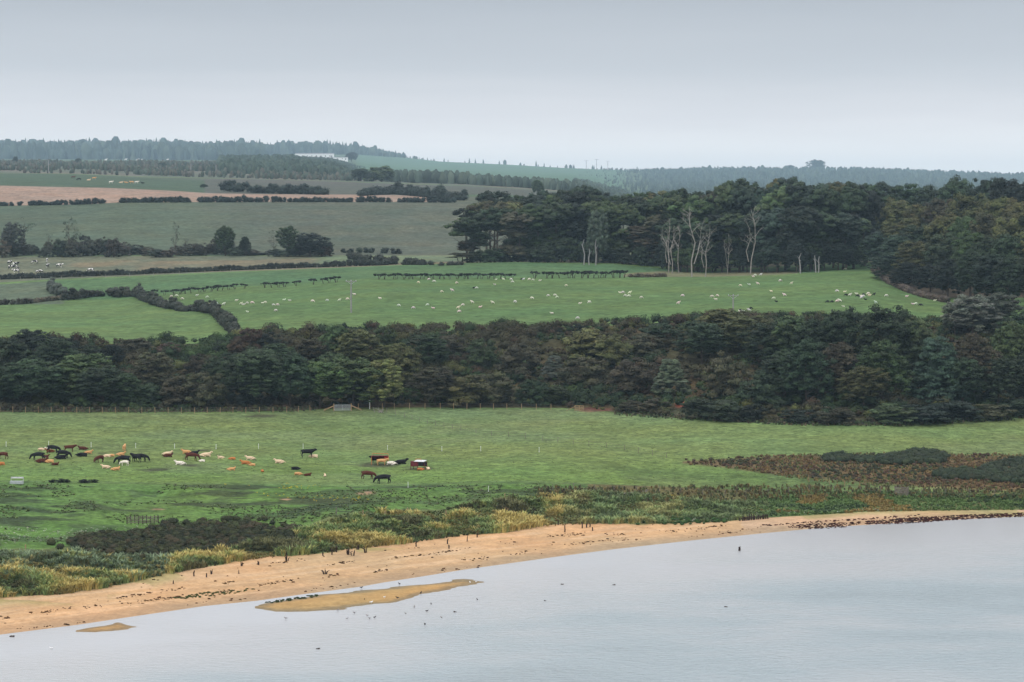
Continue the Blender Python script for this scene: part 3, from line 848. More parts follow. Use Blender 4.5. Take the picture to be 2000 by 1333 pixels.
# special single trees of the wood
o = tree_at('silver_tree', 'round', 1166, 874, 411, 42, (0.055, 0.08, 0.058)); o['label'] = 'pale bluish green tree standing out before the dark ridge wood'
o = tree_at('willow_tree', 'round', 1575, 873, 368, 66, (0.10, 0.12, 0.04)); o['label'] = 'yellow-green crowned tree showing near the top of the ridge wood'
dead = []
for i, (px, base, top, wd) in enumerate([(1306, 532, 428, 44), (1326, 532, 436, 30), (1352, 540, 404, 56), (1378, 540, 440, 40), (1421, 535, 456, 20), (1466, 534, 408, 46), (1500, 531, 430, 30), (1560, 528, 470, 20), (1313, 533, 440, 36)]):
    p = hit(px, base + 1); Y = p.y - 3 if i != 6 else p.y
    o = tree_at('dead_tree', 'dead', px, Y, top, wd, (1, 1, 1), group='bare dead trees along the wood edge')
    dead.append((o, px, 'bleached leafless dead tree'))
register(dead, 'in front of the dark ridge wood')
pale = []
for px, top in ((1140, 470), (1150, 488), (1163, 470), (1562, 480), (1592, 486), (1597, 488)):
    p = hit(px, float(edge(px)) + 1.5)
    mb = MB(); hh = (520 - top) * p.y / F
    mb.tube([(0, 0, -.3), (random.uniform(-.3, .3), 0, hh * .4), (random.uniform(-.5, .5), 0, hh * .75), (random.uniform(-.6, .6), 0, hh)], [.22, .18, .14, .07], 6)
    mb.tube([(0, 0, hh * .6), (random.choice((-1, 1)) * 1.0, 0, hh * .85)], [.1, .03], 5)
    o = mb.build('bare_tree', M['pole'], None, (p.x, p.y - 2, p.z)); tag(o, '', 'tree', 'pale bare stems at the wood edge'); pale.append((o, px, 'slender pale bare stem'))
register(pale, 'at the edge of the ridge wood')

# ---- thorn rows in the sheep field
rows = []
def thorns(xs, basef, look, hpx=11, wpx=16):
    for px in xs:
        px += random.uniform(-1.5, 1.5); p = hit(px, basef(px))
        o = tree('hawthorn_tree', 'thorn', p.x, p.y, hpx * random.uniform(.85, 1.15) * p.y / F, wpx * random.uniform(.9, 1.25) * p.y / F, (0.014, 0.019, 0.014), group='windswept hawthorns in rows across the sheep field')
        rows.append((o, px, look))
bl = piece([(280, 579), (343, 576), (475, 564), (560, 561), (657, 552), (740, 546), (1000, 545), (1220, 543)])
thorns([288, 302, 320, 340, 350, 362, 374, 390, 401, 412, 423, 434, 446, 458, 476], bl, 'small dark flat-topped hawthorn')
thorns([519, 532, 545, 556, 580, 612, 632, 642, 657], bl, 'dark windswept hawthorn tree')
register([r for r in rows if r[1] < 500], 'in the row beside the diagonal hedge'); n1 = len(rows)
register([r for r in rows if r[1] >= 500], 'spaced out above the white pole')
k0 = len(rows)
thorns([737, 751, 768, 776, 788, 797, 806, 819, 828, 838, 848, 858, 870, 880, 893, 905, 916, 930, 942, 953, 965, 977, 989, 1000], bl, 'low dark hawthorn')
register(rows[k0:], 'in the long middle row of the sheep field'); k0 = len(rows)
thorns([1045, 1067, 1078, 1095, 1111, 1122, 1136, 1148, 1158, 1170, 1181, 1198, 1210, 1219], bl, 'dense dark hawthorn', 14, 18)
register(rows[k0:], 'in the row below the ridge wood')

# ---- hedges
def hedge(pts, h, wd, col, label, leaf=0.28, dens=1.0, jitter=0.3, name='hedge', group=None, flat=0.75, cat='hedge'):
    """pts: photo stations along the foot of the hedge"""
    P = [hit(*p) for p in pts]; cs = []; rs = []
    for a, b in zip(P[:-1], P[1:]):
        L = (b - a).length; n = max(1, int(L / (wd * 0.42) * dens))
        for i in range(n):
            t = (i + random.random()) / n; q = a.lerp(b, t)
            for lay in ((0.28, .62), (0.55, .62), (0.80, .5)):
                r_ = wd * lay[1] * random.uniform(.8, 1.15)
                hh = h * (1 + jitter * float(fbm(np.array([q.x / 6]), np.array([q.y / 6]), 5, 3)[0]) * 3)
                x = q.x + random.uniform(-.25, .25) * wd; y = q.y + random.uniform(-.25, .25) * wd
                hh *= 1 + random.gauss(0, .10)
                cs.append((x, y, float(ground_at(x, y)) + hh * lay[0])); rs.append(r_ * random.uniform(.75, 1.15))
    cs = np.array(cs); org = cs.mean(0); org[2] = cs[:, 2].min()
    V, Q, T3, T = clump_cloud(cs - org, np.array(rs), flat, 46, leaf, 0.65, 0.3, upper=0.9)
    o = link(name, mesh_np(name, V, Q, T3, tint=T), M['leaf'], None, tuple(org), col)
    tag(o, label, cat, group); return o
HC = (0.020, 0.026, 0.019)
hedge([(258, 575), (272, 583), (300, 596), (335, 604), (364, 609)], 2.3, 2.1, (0.030, 0.036, 0.026), 'upper length of the thick dark hedge running diagonally down the field', jitter=.9)
hedge([(371, 606), (395, 609), (420, 615), (436, 628), (450, 645), (465, 662)], 2.4, 2.3, (0.028, 0.034, 0.024), 'lower length of the diagonal hedge, bending down to the wooded bank', jitter=.9)
hedge([(-10, 546), (100, 543), (200, 539), (300, 535), (400, 531), (500, 527), (600, 523), (700, 520), (760, 518)], 1.5, 1.8, HC, 'long dark hedge running below the field of black and white cows', dens=1.2, jitter=.45)
hedge([(-10, 596), (40, 595), (60, 593)], 1.6, 1.4, (0.04, 0.04, 0.03), 'ragged low hedge at the far left between pale and bright fields', dens=.8)
hedge([(64, 592), (120, 586), (126, 582)], 1.1, 1.2, (0.10, 0.09, 0.06), 'thin brown bramble strip along the left field edge', dens=.8)
hedge([(126, 588), (150, 585), (180, 580), (213, 579)], 2.6, 2.2, (0.028, 0.032, 0.022), 'overgrown windswept hedge in the middle of the left fields', dens=.9, jitter=.5)
hedge([(222, 581), (236, 581), (252, 580)], 2.9, 2.4, (0.036, 0.04, 0.028), 'clump of scrubby hedge at the corner above the gap', dens=1.2)
hedge([(98, 566), (104, 572), (114, 577), (124, 579)], 2.6, 2.6, (0.05, 0.062, 0.048), 'grey-green bush clump sloping down at the left field corner')
upper = []
for a, b in ((-6, 24), (31, 45), (53, 132), (135, 160), (152, 206), (232, 372), (384, 470), (472, 560), (563, 688), (694, 760), (779, 830), (832, 892)):
    f = LN['bush'][0]; m_ = (a + b) / 2
    o = hedge([(a + 2, f(a) + 1), (m_, f(m_) + 1), (b - 2, f(b) + 1)], 2.1, 2.4, (0.018, 0.030, 0.026), '', leaf=.6, dens=.8, group='hedge lengths between the tan and grey fields', jitter=.5)
    upper.append((o, a, 'dark green hedge length'))
register(upper, 'under the tan field')
hs = []
for a, b, y in ((664, 688, 494), (698, 735, 494), (737, 757, 495), (761, 787, 496)):
    o = hedge([(a + 3, y), (b - 3, y)], 1.6, 2.2, (0.022, 0.032, 0.024), '', leaf=.5, dens=.7, group='short clipped bushes at the foot of the big grey field'); hs.append((o, a, 'short dark clipped bush row'))
register(hs, 'at the foot of the large grey field')
hs = []
for a, b, y, y2, h in ((680, 726, 506, 512, 2.2), (730, 778, 516, 517, 2.6), (786, 832, 518, 518, 2.0), (834, 850, 518, 518, 1.0), (860, 905, 519, 518, .6)):
    o = hedge([(a + 3, y), (b - 3, y2)], h, 2.2, (0.025, 0.030, 0.021), '', leaf=.4, dens=.8, group='hedge lengths at the head of the bright field'); hs.append((o, a, 'scrubby brown-green hedge length'))
register(hs, 'just left of the ridge wood')
hs = []
for a, b, y, y2, h in ((430, 520, 374, 378, 4.5), (520, 640, 378, 381, 4), (700, 762, 383, 380, 3), (762, 840, 379, 386, 4), (846, 870, 386, 388, 4), (872, 910, 390, 392, 3.5)):
    o = hedge([(a + 3, y), ((a + b) / 2, (y + y2) / 2), (b - 3, y2)], h, 4, (0.020, 0.030, 0.024), '', leaf=.8, dens=.8, group='hedges above the tan field', jitter=.6); hs.append((o, a, 'dark far hedge'))
register(hs, 'above the tan field')
o = hedge([(1225, 542), (1260, 542), (1300, 541)], .9, 1.3, (0.10, 0.085, 0.06), 'low dry brown weedy strip below the ridge wood', dens=.7)
o = hedge([(1706, 528), (1730, 550), (1760, 566), (1800, 580), (1850, 592)], 1.3, 1.6, (0.09, 0.07, 0.055), 'brown dead undergrowth along the shady right wood edge', dens=.6)

# ---- tree line at the foot of the big field
tl = []
for px in np.arange(4, 645, 13):
    px = float(px + random.uniform(-4, 4)); Y = 985 + random.uniform(-8, 10)
    tp = 470 + 8 * math.sin(px / 37) + random.uniform(-4, 8) + (8 if px > 300 else 0) + (4 if px > 480 else 0); c = random.choice([(0.045, 0.060, 0.045), (0.06, 0.062, 0.048), (0.050, 0.066, 0.050), (0.066, 0.062, 0.046)])
    o = tree_at('shrub', 'shrub', px, Y, tp, random.uniform(22, 34), c, cat='shrub', group='scrubby bushes in the hedge line below the grey field'); tl.append((o, px, 'grey-green scrub bush'))
register(tl[:25], 'in the left half of the far bush line'); register(tl[25:], 'in the right half of the far bush line')
for px, Y, tp, wd, kind, c, lab in ((46, 990, 426, 54, 'airy', GG, 'tall thin grey tree at the far left of the bush line'), (25, 984, 436, 46, 'round', (0.045, 0.055, 0.042), 'pale bushy tree at the left end of the bush line'),
                                   (135, 984, 424, 26, 'airy', DG, 'slender dark tree rising from the bush line'), (146, 986, 430, 22, 'airy', DG, 'second slim tree with pale stem beside the slender dark one'),
                                   (95, 984, 450, 14, 'airy', GG, 'thin sapling between the grey tree and the slender dark one'), (343, 984, 432, 16, 'airy', (0.04, 0.05, 0.035), 'spindly dead-topped sapling in the middle of the bush line'),
                                   (440, 984, 443, 40, 'round', MG, 'rounded grey-green tree in the far bush line'), (478, 984, 463, 22, 'round', DG, 'small dark tree right of the rounded one in the bush line'),
                                   (535, 982, 450, 22, 'airy', (0.05, 0.055, 0.04), 'sparse leafless-topped tree left of the dark pair'), (563, 978, 443, 44, 'round', DG, 'upright dark tree of the pair in the far hedge line'),
                                   (606, 978, 456, 66, 'round', BK, 'broad dark domed tree at the right end of the bush line'), (634, 978, 480, 26, 'shrub', RU, 'small brown bush at the foot of the domed dark tree'),
                                   (362, 984, 462, 18, 'airy', GG, 'thin grey-branched sapling right of the dead-topped one')):
    o = tree_at('hedgerow_tree' if kind != 'shrub' else 'shrub', kind, px, Y, tp, wd, c, cat='tree' if kind != 'shrub' else 'shrub'); o['label'] = lab

# ---- trees and bushes of the wooded bank
bank = []
SC = [(62, 715, 645, 86, 'round', BK), (20, 760, 662, 74, 'round', DG), (112, 762, 664, 100, 'round', DG), (160, 785, 692, 108, 'round', MG), (62, 793, 704, 112, 'round', DG), (8, 796, 716, 80, 'round', DG),
      (200, 796, 718, 92, 'round', DG), (240, 796, 730, 60, 'round', MG), (142, 690, 658, 30, 'shrub', BK), (170, 705, 674, 40, 'shrub', DG), (265, 694, 661, 58, 'shrub', BR), (214, 725, 674, 56, 'round', BK), (300, 775, 690, 76, 'round', BR),
      (325, 702, 670, 52, 'shrub', RU), (286, 796, 744, 60, 'shrub', DG), (400, 798, 728, 80, 'shrub', BR), (345, 796, 735, 70, 'shrub', BR), (425, 785, 700, 66, 'round', DG), (382, 745, 692, 52, 'shrub', BR), (440, 692, 664, 46, 'shrub', BK),
      (486, 690, 642, 52, 'shrub', RU), (462, 700, 662, 40, 'shrub', RU), (522, 690, 650, 46, 'shrub', BK), (552, 690, 645, 28, 'airy', TE), (505, 796, 682, 112, 'round', DG), (566, 796, 692, 84, 'round', DG), (478, 797, 735, 60, 'shrub', BK), (460, 740, 690, 60, 'round', DG),
      (606, 730, 662, 64, 'round', BR), (540, 740, 672, 80, 'round', DG), (624, 797, 706, 84, 'round', BG), (656, 728, 636, 62, 'round', MG), (700, 735, 645, 92, 'round', OL), (690, 795, 702, 110, 'round', BG), (748, 796, 704, 84, 'round', (0.09, 0.105, 0.035)), (650, 770, 690, 70, 'round', MG),
      (748, 690, 640, 52, 'shrub', MG), (792, 770, 684, 70, 'round', OL), (770, 740, 672, 70, 'round', OL), (668, 670, 632, 28, 'shrub', BK), (850, 792, 718, 80, 'round', BR), (836, 722, 655, 84, 'round', DG), (905, 792, 735, 90, 'shrub', OL), (880, 700, 650, 66, 'shrub', BR), (940, 725, 662, 70, 'shrub', MG),
      (960, 792, 728, 84, 'shrub', BR), (1010, 740, 672, 80, 'shrub', BR), (1082, 740, 696, 44, 'cone', GG), (1086, 790, 756, 48, 'round', MG), (1040, 792, 738, 60, 'shrub', DG), (1140, 760, 700, 90, 'shrub', BR), (1150, 700, 644, 110, 'shrub', OL), (1230, 770, 700, 90, 'shrub', BR),
      (1200, 720, 655, 70, 'shrub', OL), (1130, 650, 633, 22, 'shrub', BK), (1118, 646, 638, 14, 'shrub', BK), (1176, 646, 632, 26, 'shrub', BR), (1090, 650, 640, 30, 'shrub', BK), (1290, 672, 632, 80, 'shrub', DG), (1299, 650, 621, 12, 'shrub', DG), (1310, 772, 702, 62, 'cone', (0.075, 0.11, 0.06)), (1260, 700, 652, 70, 'shrub', BR),
      (1410, 672, 604, 96, 'round', OL), (1372, 710, 630, 90, 'round', DG), (1462, 690, 618, 96, 'round', OL), (1500, 720, 632, 96, 'round', DG), (1420, 780, 690, 84, 'shrub', BR), (1365, 818, 780, 66, 'round', DG), (1420, 822, 782, 74, 'shrub', DG), (1548, 730, 618, 96, 'round', MG), (1600, 742, 625, 84, 'round', DG),
      (1592, 700, 612, 44, 'shrub', BR), (1535, 790, 690, 90, 'round', DG), (1575, 795, 665, 86, 'round', DG), (1490, 800, 725, 80, 'shrub', DG), (1650, 740, 606, 92, 'round', DG), (1640, 780, 672, 84, 'round', BR), (1688, 796, 716, 84, 'round', OL), (1735, 755, 600, 112, 'round', DG), (1720, 790, 668, 96, 'round', MG), (1785, 760, 624, 84, 'round', MG),
      (1832, 796, 662, 102, 'cone', TE), (1905, 790, 655, 90, 'round', BR), (1882, 800, 700, 84, 'round', DG), (1900, 660, 578, 84, 'round', GG), (1952, 655, 574, 92, 'round', GG), (1865, 655, 590, 52, 'round', GG), (1985, 770, 632, 90, 'round', MG), (1950, 800, 700, 96, 'round', DG), (2020, 800, 690, 90, 'round', DG), (1990, 700, 610, 70, 'round', DG),
      (1630, 828, 795, 70, 'shrub', BR), (1560, 826, 800, 60, 'shrub', BK), (1740, 824, 790, 90, 'shrub', MG), (1800, 826, 792, 110, 'shrub', BK), (1860, 820, 780, 100, 'shrub', BK), (1930, 818, 790, 90, 'shrub', BR), (1470, 822, 790, 50, 'shrub', BK), (1280, 806, 778, 60, 'shrub', BR), (1230, 806, 782, 50, 'shrub', BR), (1990, 812, 780, 80, 'shrub', DG)]
for px, by, tp, wd, kind, c in SC:
    p = hit(min(px, 1999), by) if by < 835 else hit(px, 835)
    p_y = max(p.y, 470)
    o = tree_at({'round': 'broadleaf_tree', 'shrub': 'shrub', 'cone': 'pear_shaped_tree', 'airy': 'sapling'}[kind], kind, px, p_y, tp, wd * 1.08, c, cat='shrub' if kind == 'shrub' else 'tree', group='trees and bushes on the wooded bank')
    third = 'left' if px < 640 else ('middle' if px < 1340 else 'right')
    bank.append((o, px, f"{CN.get(c, 'yellow-green')} {KN[kind]}", third))
for th_ in ('left', 'middle', 'right'):
    register([b[:3] for b in bank if b[3] == th_], f'on the {th_} part of the wooded bank')

# ---- scrub covering the bank between the trees (uncountable)
cs = []; rs = []; tn_ = []
for i in range(5200):
    px = random.uniform(-60, 2060); f = random.random()
    u = (px - 1000) / F; ya = float(np.interp(u, us, Yl['fence'])) + 2; yb = float(np.interp(u, us, Yl['scarp'])) + 6
    Y = ya + (yb - ya) * f; X = u * Y
    open_ = float(fbm(np.array([X / 14]), np.array([Y / 14]), 77, 3)[0])
    r_ = random.uniform(.7, 1.5) * (0.6 if f < .06 or f > .92 else 1) * (1.25 if open_ > 0 else .8)
    if (1310 < px < 1350 and f < 0.12) or (355 < px < 392 and f > .78 and random.random() < .8): continue
    cs.append((X, Y, float(ground_at(X, Y)) + r_ * random.uniform(.2, 1.0))); rs.append(r_)
    hue = float(fbm(np.array([X / 9]), np.array([Y / 9]), 88, 3)[0]) + random.uniform(-.12, .12)
    tn_.append(np.array(BR if hue > .10 else (RU if hue > .06 else (OL if hue > .0 else (DG if hue > -.14 else MG)))) * random.uniform(.8, 1.2))
cs = np.array(cs); rs = np.array(rs); tn_ = np.array(tn_)
V, Q, T3, T = clump_cloud(cs, rs, 0.75, 70, 0.38, 0.55, 0.3)
cnt = np.maximum((70 * (rs / rs.mean()) ** 2).astype(int), 6); own = np.repeat(np.arange(len(rs)), cnt * 4)
own = np.concatenate([own, np.repeat(np.arange(len(rs)), len(ico()[0]))])
o = link('scrub', mesh_np('scrub', V, Q, T3, tint=T * tn_[own]), M['tint'])
tag(o, 'tangled brown and green bramble and gorse scrub covering the steep bank', 'scrub', kind='stuff')
def scatter_stuff(name, label, cat, pts, radii, tints, flat, leaves, leaf, hull=.7, z_up=.4):
    cs = np.array([(x, y, float(ground_at(x, y)) + r_ * z_up) for (x, y), r_ in zip(pts, radii)]); rs = np.array(radii); tn = np.array(tints)
    V, Q, T3, T = clump_cloud(cs, rs, flat, leaves, leaf, hull)
    cnt = np.maximum((leaves * (rs / rs.mean()) ** 2).astype(int), 6); own = np.repeat(np.arange(len(rs)), cnt * 4)
    if hull > 0: own = np.concatenate([own, np.repeat(np.arange(len(rs)), len(ico()[0]))])
    o = link(name, mesh_np(name, V, Q, T3, tint=T * tn[own]), M['tint']); tag(o, label, cat, kind='stuff'); return o
def in_poly(poly, n, ymax=560):
    x0, x1 = poly[0][0], poly[-1][0]; out_ = []
    xs = [p[0] for p in poly]
    while len(out_) < n:
        px = random.uniform(x0, x1); a = np.interp(px, xs, [p[1] for p in poly]); b = np.interp(px, xs, [p[2] for p in poly])
        if b - a < .5: continue
        if random.random() > (b - a) / max(p[2] - p[1] for p in poly): continue
        p = hit(px, random.uniform(a, b)); out_.append((p.x, p.y))
    return out_
pts = in_poly([(135, 1056, 1064), (200, 1044, 1078), (300, 1036, 1088), (400, 1024, 1080), (470, 1022, 1072), (560, 1040, 1060), (585, 1050, 1056)], 800) + in_poly([(90, 1062, 1070), (180, 1050, 1096), (330, 1022, 1096), (500, 1012, 1078), (630, 1046, 1056)], 260)
scatter_stuff('heather_mound', 'dark brown-green heather and gorse mound behind the dune grass at left', 'heather', pts, [random.uniform(.25, .8) for _ in pts], [np.array(random.choice([(0.035, .040, .022), (.055, .048, .028), (.028, .034, .020), (.05, .058, .026)])) for _ in pts], .7, 60, .17)
pts = in_poly([(1340, 898, 908), (1450, 894, 918), (1500, 892, 926), (1600, 890, 936), (1700, 888, 944), (1800, 888, 948), (1900, 888, 954), (2060, 888, 960)], 1100)
cols_ = []
for (x, y) in pts:
    h_ = float(fbm(np.array([x / 12]), np.array([y / 8]), 301, 3)[0]); h_ += random.uniform(-.09, .09); cols_.append(np.array((.13, .09, .045) if h_ > .08 else ((.085, .055, .038) if h_ > -.06 else (.05, .055, .033))) * random.uniform(.8, 1.2))
scatter_stuff('dry_heath', 'rust and brown dry reeds and heath at the right beyond the beach', 'heath', pts, [random.uniform(.18, .42) for _ in pts], cols_, .8, 40, .16)
for poly, n, lab in (([(1670, 900, 905), (1740, 893, 908), (1790, 882, 908), (1840, 886, 906), (1850, 898, 902)], 260, 'dark gorse thicket on top of the brown heath'),
                     ([(1828, 925, 932), (1850, 919, 937), (1900, 920, 938), (1905, 926, 936)], 130, 'low dark gorse patch at the lower right of the heath'),
                     ([(1905, 925, 938), (1940, 908, 942), (2050, 895, 950)], 320, 'large dark green gorse patch at the right edge of the heath'),
                     ([(1610, 895, 903), (1640, 890, 903), (1665, 894, 902)], 80, 'small dark heather patch in the brown heath')):
    pts = in_poly(poly, n)
    scatter_stuff('gorse_patch', lab, 'gorse', pts, [random.uniform(.6, 1.0) for _ in pts], [np.array(random.choice([(.03, .042, .026), (.04, .052, .03)])) for _ in pts], .75, 50, .2)

# ---- far woods (one mass each)
def conifer_field(name, label, regions, hgt, spacing, tints, cone=0.6, gap=None, taper=None):
    pos = []
    for (x0, x1, ya, yb) in regions:
        Ys = np.arange(ya, yb, spacing)
        for Y in Ys:
            n = int((x1 - x0) / F * Y / spacing) + 1
            px = x0 + (x1 - x0) * (np.arange(n) + rng.random(n)) / n
            pos.append(np.stack([(px - 1000) / F * (Y + 0 * px), Y + rng.uniform(-spacing / 2, spacing / 2, n)], 1))
    P = np.concatenate(pos); P = P[rng.random(len(P)) < .93]
    if taper: P = P[rng.random(len(P)) < .04 + .96 * sstep(0, .75, (P[:, 0] / P[:, 1] * F + 1000 - taper[0]) / (taper[1] - taper[0]))]
    if gap is not None: P = P[fbm(P[:, 0] / 45, P[:, 1] / 70, 420, 3) + rng.uniform(-.06, .06, len(P)) > gap]
    n = len(P); gz = ground_at(P[:, 0], P[:, 1])
    hh = hgt * rng.uniform(.7, 1.15, n) * (1 + 1.1 * fbm(P[:, 0] / 70, P[:, 1] / 70, 400, 3)); iscone = rng.random(n) < cone
    if taper: hh = hh * (taper[2] + (1 - taper[2]) * sstep(0, 1, (P[:, 0] / P[:, 1] * F + 1000 - taper[0]) / (taper[1] - taper[0])))
    V = []; T = []; seg = 5
    ang = np.arange(seg) * 2 * np.pi / seg
    levels = [(0.0, .55, .75), (.35, 1.0, .9), (.7, .55, .85), (1.0, .05, .35)]
    rad = hh * np.where(iscone, .20, .36)
    for lz, rc, rb in levels:
        rr = rad * np.where(iscone, {0.0: 1.0, .35: .75, .7: .4, 1.0: .03}[lz], rb if lz < 1 else .3)
        rr = rr[:, None] * rng.uniform(.65, 1.35, (n, seg))
        V.append(np.stack([P[:, 0, None] + np.cos(ang) * rr, P[:, 1, None] + np.sin(ang) * rr, (gz + hh * lz)[:, None] + rng.uniform(-.5, .5, (n, seg))], -1))
    V = np.stack(V, 1).reshape(n, -1, 3); nv = V.shape[1]
    base = []
    for l in range(3):
        for s in range(seg): base.append((l * seg + s, l * seg + (s + 1) % seg, (l + 1) * seg + (s + 1) % seg, (l + 1) * seg + s))
    Fq = (np.array(base)[None] + (np.arange(n) * nv)[:, None, None]).reshape(-1, 4)
    tt = np.array(tints)[rng.integers(0, len(tints), n)] * rng.uniform(.7, 1.35, (n, 1))
    T = np.repeat(tt, nv, axis=0)
    o = link(name, mesh_np(name, V.reshape(-1, 3), Fq, tint=T), M['tint']); tag(o, label, 'woodland', kind='stuff'); return o
FC = [(0.045, .066, .052), (.054, .076, .058), (.066, .088, .062)]
conifer_field('hilltop_woodland', 'hazy blue conifer wood along the top of the left hills', [(-80, 515, 6400, 9050), (515, 780, 8000, 9050), (760, 870, 8500, 9050)], 34, 24, FC, .7, taper=(900, 600, .15))
conifer_field('distant_plantation', 'hazy conifer plantation covering the far right hillside', [(1130, 2100, 3700, 9050)], 16, 22, FC, .7, taper=(1130, 1420, .25))
conifer_field('valley_woodland', 'misty line of mixed trees across the valley middle', [(745, 1140, 2060, 2420), (1120, 2100, 2150, 3800)], 7.5, 10, [(.062, .088, .070), (.075, .098, .074), (.055, .076, .062)], .15, -.1)
conifer_field('hill_scrub', 'rough scrub and small trees on the slope below the left hilltop wood', [(-80, 430, 2030, 3420), (430, 720, 2030, 2500)], 4.2, 8, [(.068, .088, .068), (.092, .090, .074), (.058, .078, .062), (.080, .086, .068)], .05, .04)
conifer_field('knoll_woodland', 'bushy green wood in front of the white farm building', [(430, 715, 2300, 4600)], 8.5, 9, [(.045, .068, .052), (.058, .080, .06)], .05, taper=(715, 640, .2))
conifer_field('skyline_saplings', 'sparse tiny conifers along the skyline of the green hill', [(850, 1250, 8920, 8990)], 18, 40, FC, .9)
hs = []
for px, Y, tp, wd, c in ((745, 2080, 325, 56, MG), (705, 2060, 330, 40, DG), (810, 2060, 366 - 8, 18, DG), (152, 2850, 310, 14, DG), (30, 2900, 306, 10, DG), (316, 2800, 318, 18, DG), (1595, 8800, 313, 36, DG), (1542, 8800, 323, 22, DG), (686, 5600, 298, 26, DG), (800, 1500, 366, 30, MG), (862, 1500, 372, 22, DG), (560, 1420, 365, 14, DG), (398, 1550, 360, 14, DG), (1050, 1640, 352, 26, MG), (470, 1450, 366, 18, DG)):
    o = tree_at('distant_tree', 'shrub' if wd > 50 else 'round', px, Y, tp, wd, c); hs.append((o, px, 'hazy lone distant tree'))
register(hs, 'among the far fields and hills')

# ---------------------------------------------------------------- grasses
def blade_tufts(name, label, cat, pts, hts, tints, n=12, wd=0.05, spread=0.55):
    P = np.array([(x, y, float(ground_at(x, y)) - 0.03) for x, y in pts]); H_ = np.array(hts); Tn = np.array(tints)
    own = np.repeat(np.arange(len(P)), n); m = len(own)
    an = rng.uniform(0, 6.28, m); lean = rng.uniform(0.1, spread, m); hh = H_[own] * rng.uniform(0.65, 1.15, m)
    d = np.stack([np.cos(an), np.sin(an), an * 0], 1); base = P[own] + d * (H_[own] * rng.uniform(0, .28, m))[:, None]
    side = np.stack([-np.sin(an + rng.uniform(-1.5, 1.5, m)), np.cos(an), an * 0], 1); side /= np.linalg.norm(side, axis=1, keepdims=True)
    w_ = (wd * rng.uniform(.6, 1.4, m) * (0.6 + H_[own]))[:, None]
    up = np.array([0, 0, 1.0])
    mid = base + d * (lean * hh * 0.35)[:, None] + up * (hh * 0.62)[:, None]
    tip = base + d * (lean * hh * 1.15 + 0.12)[:, None] + up * (hh * rng.uniform(.75, 1.0, m))[:, None]
    V = np.stack([base - side * w_, base + side * w_, mid + side * w_ * .8, mid - side * w_ * .8, tip], 1).reshape(-1, 3)
    k = np.arange(m)[:, None] * 5
    T = np.repeat(Tn[own] * rng.uniform(.75, 1.25, (m, 1)), 5, axis=0)
    o = link(name, mesh_np(name, V, k + np.array([[0, 1, 2, 3]]), k + np.array([[3, 2, 4]]), tint=T), M['tint'])
    tag(o, label, cat, kind='stuff'); return o
def nz(x, y, s, sc): return float(fbm(np.array([x / sc]), np.array([y / sc]), s, 3)[0])
DUNE = [(-25, 1084, 1170), (60, 1082, 1164), (120, 1078, 1162), (200, 1086, 1150), (260, 1092, 1136), (330, 1094, 1122), (460, 1074, 1098), (540, 1056, 1088), (600, 1040, 1084), (640, 1018, 1080), (700, 1003, 1072), (800, 1000, 1062), (850, 1000, 1054), (900, 992, 1048), (930, 986, 1045), (980, 978, 1042), (1050, 972, 1030), (1150, 966, 1024), (1300, 970, 1024), (1400, 984, 1020), (1500, 988, 1012)]
pts = in_poly(DUNE, 11000); hts = []; tn = []
for x, y in pts:
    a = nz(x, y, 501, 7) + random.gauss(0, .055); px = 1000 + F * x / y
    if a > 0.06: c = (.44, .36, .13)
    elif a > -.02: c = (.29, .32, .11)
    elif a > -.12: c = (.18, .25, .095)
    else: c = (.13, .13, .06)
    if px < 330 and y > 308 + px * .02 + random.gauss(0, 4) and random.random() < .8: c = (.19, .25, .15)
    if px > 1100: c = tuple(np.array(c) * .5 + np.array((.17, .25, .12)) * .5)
    a2 = float(sstep(-.16, .16, nz(x, y, 541, 3.4))); tn.append(np.array(c) * (.45 + .65 * a2)); hts.append((.28 + .85 * a2) * random.uniform(.75, 1.2) * (0.7 if px > 1250 else 1))  # low tufts in hollows tinted darker: shade between mounds put into the colour
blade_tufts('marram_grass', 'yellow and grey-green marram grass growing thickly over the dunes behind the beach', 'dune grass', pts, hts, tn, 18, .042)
pts = in_poly([(1480, 975, 1010), (1600, 968, 1006), (1700, 962, 1000), (1850, 965, 998), (2040, 968, 996)], 3200)
blade_tufts('shore_grass', 'rough mixed green and brown grass between the brown heath and the right shore', 'rough grass', pts, [random.uniform(.25, .5) for _ in pts],
            [np.array((.26, .19, .07) if nz(x, y, 511, 9) > .1 else ((.12, .19, .065) if nz(x, y, 512, 5) > -.05 else (.065, .10, .045))) for x, y in pts], 12, .06)
pts = in_poly([(-20, 940, 1075), (300, 945, 1045), (480, 945, 1030), (620, 950, 1020), (900, 948, 985), (1100, 945, 970)], 5200); pts = [p for p in pts if nz(p[0], p[1], 521, 10) > .05]
blade_tufts('rushes', 'dark rushes and rank grass in patches on the hummocky turf behind the dunes', 'rushes', pts, [random.uniform(.10, .30) for _ in pts], [np.array(random.choice([(.12, .17, .065), (.14, .20, .075), (.12, .13, .07)])) for _ in pts], 14, .06, 1.5)
pts = in_poly([(1050, 952, 975), (1200, 955, 980), (1400, 950, 985), (1600, 950, 975), (1800, 958, 975), (2040, 960, 978)], 1500)
blade_tufts('tall_weeds', 'dark seed heads and tall weeds along the wire fence behind the dunes', 'weeds', pts, [random.uniform(.3, .8) for _ in pts], [np.array(random.choice([(.08, .07, .04), (.12, .14, .06), (.17, .13, .055)])) for _ in pts], 9, .05, .3)
pts = in_poly([(-10, 795, 806), (300, 796, 807), (450, 797, 806), (620, 793, 804)], 900) + in_poly([(1200, 800, 812), (1350, 812, 822), (1550, 822, 832), (1750, 824, 834), (2010, 806, 820)], 900)
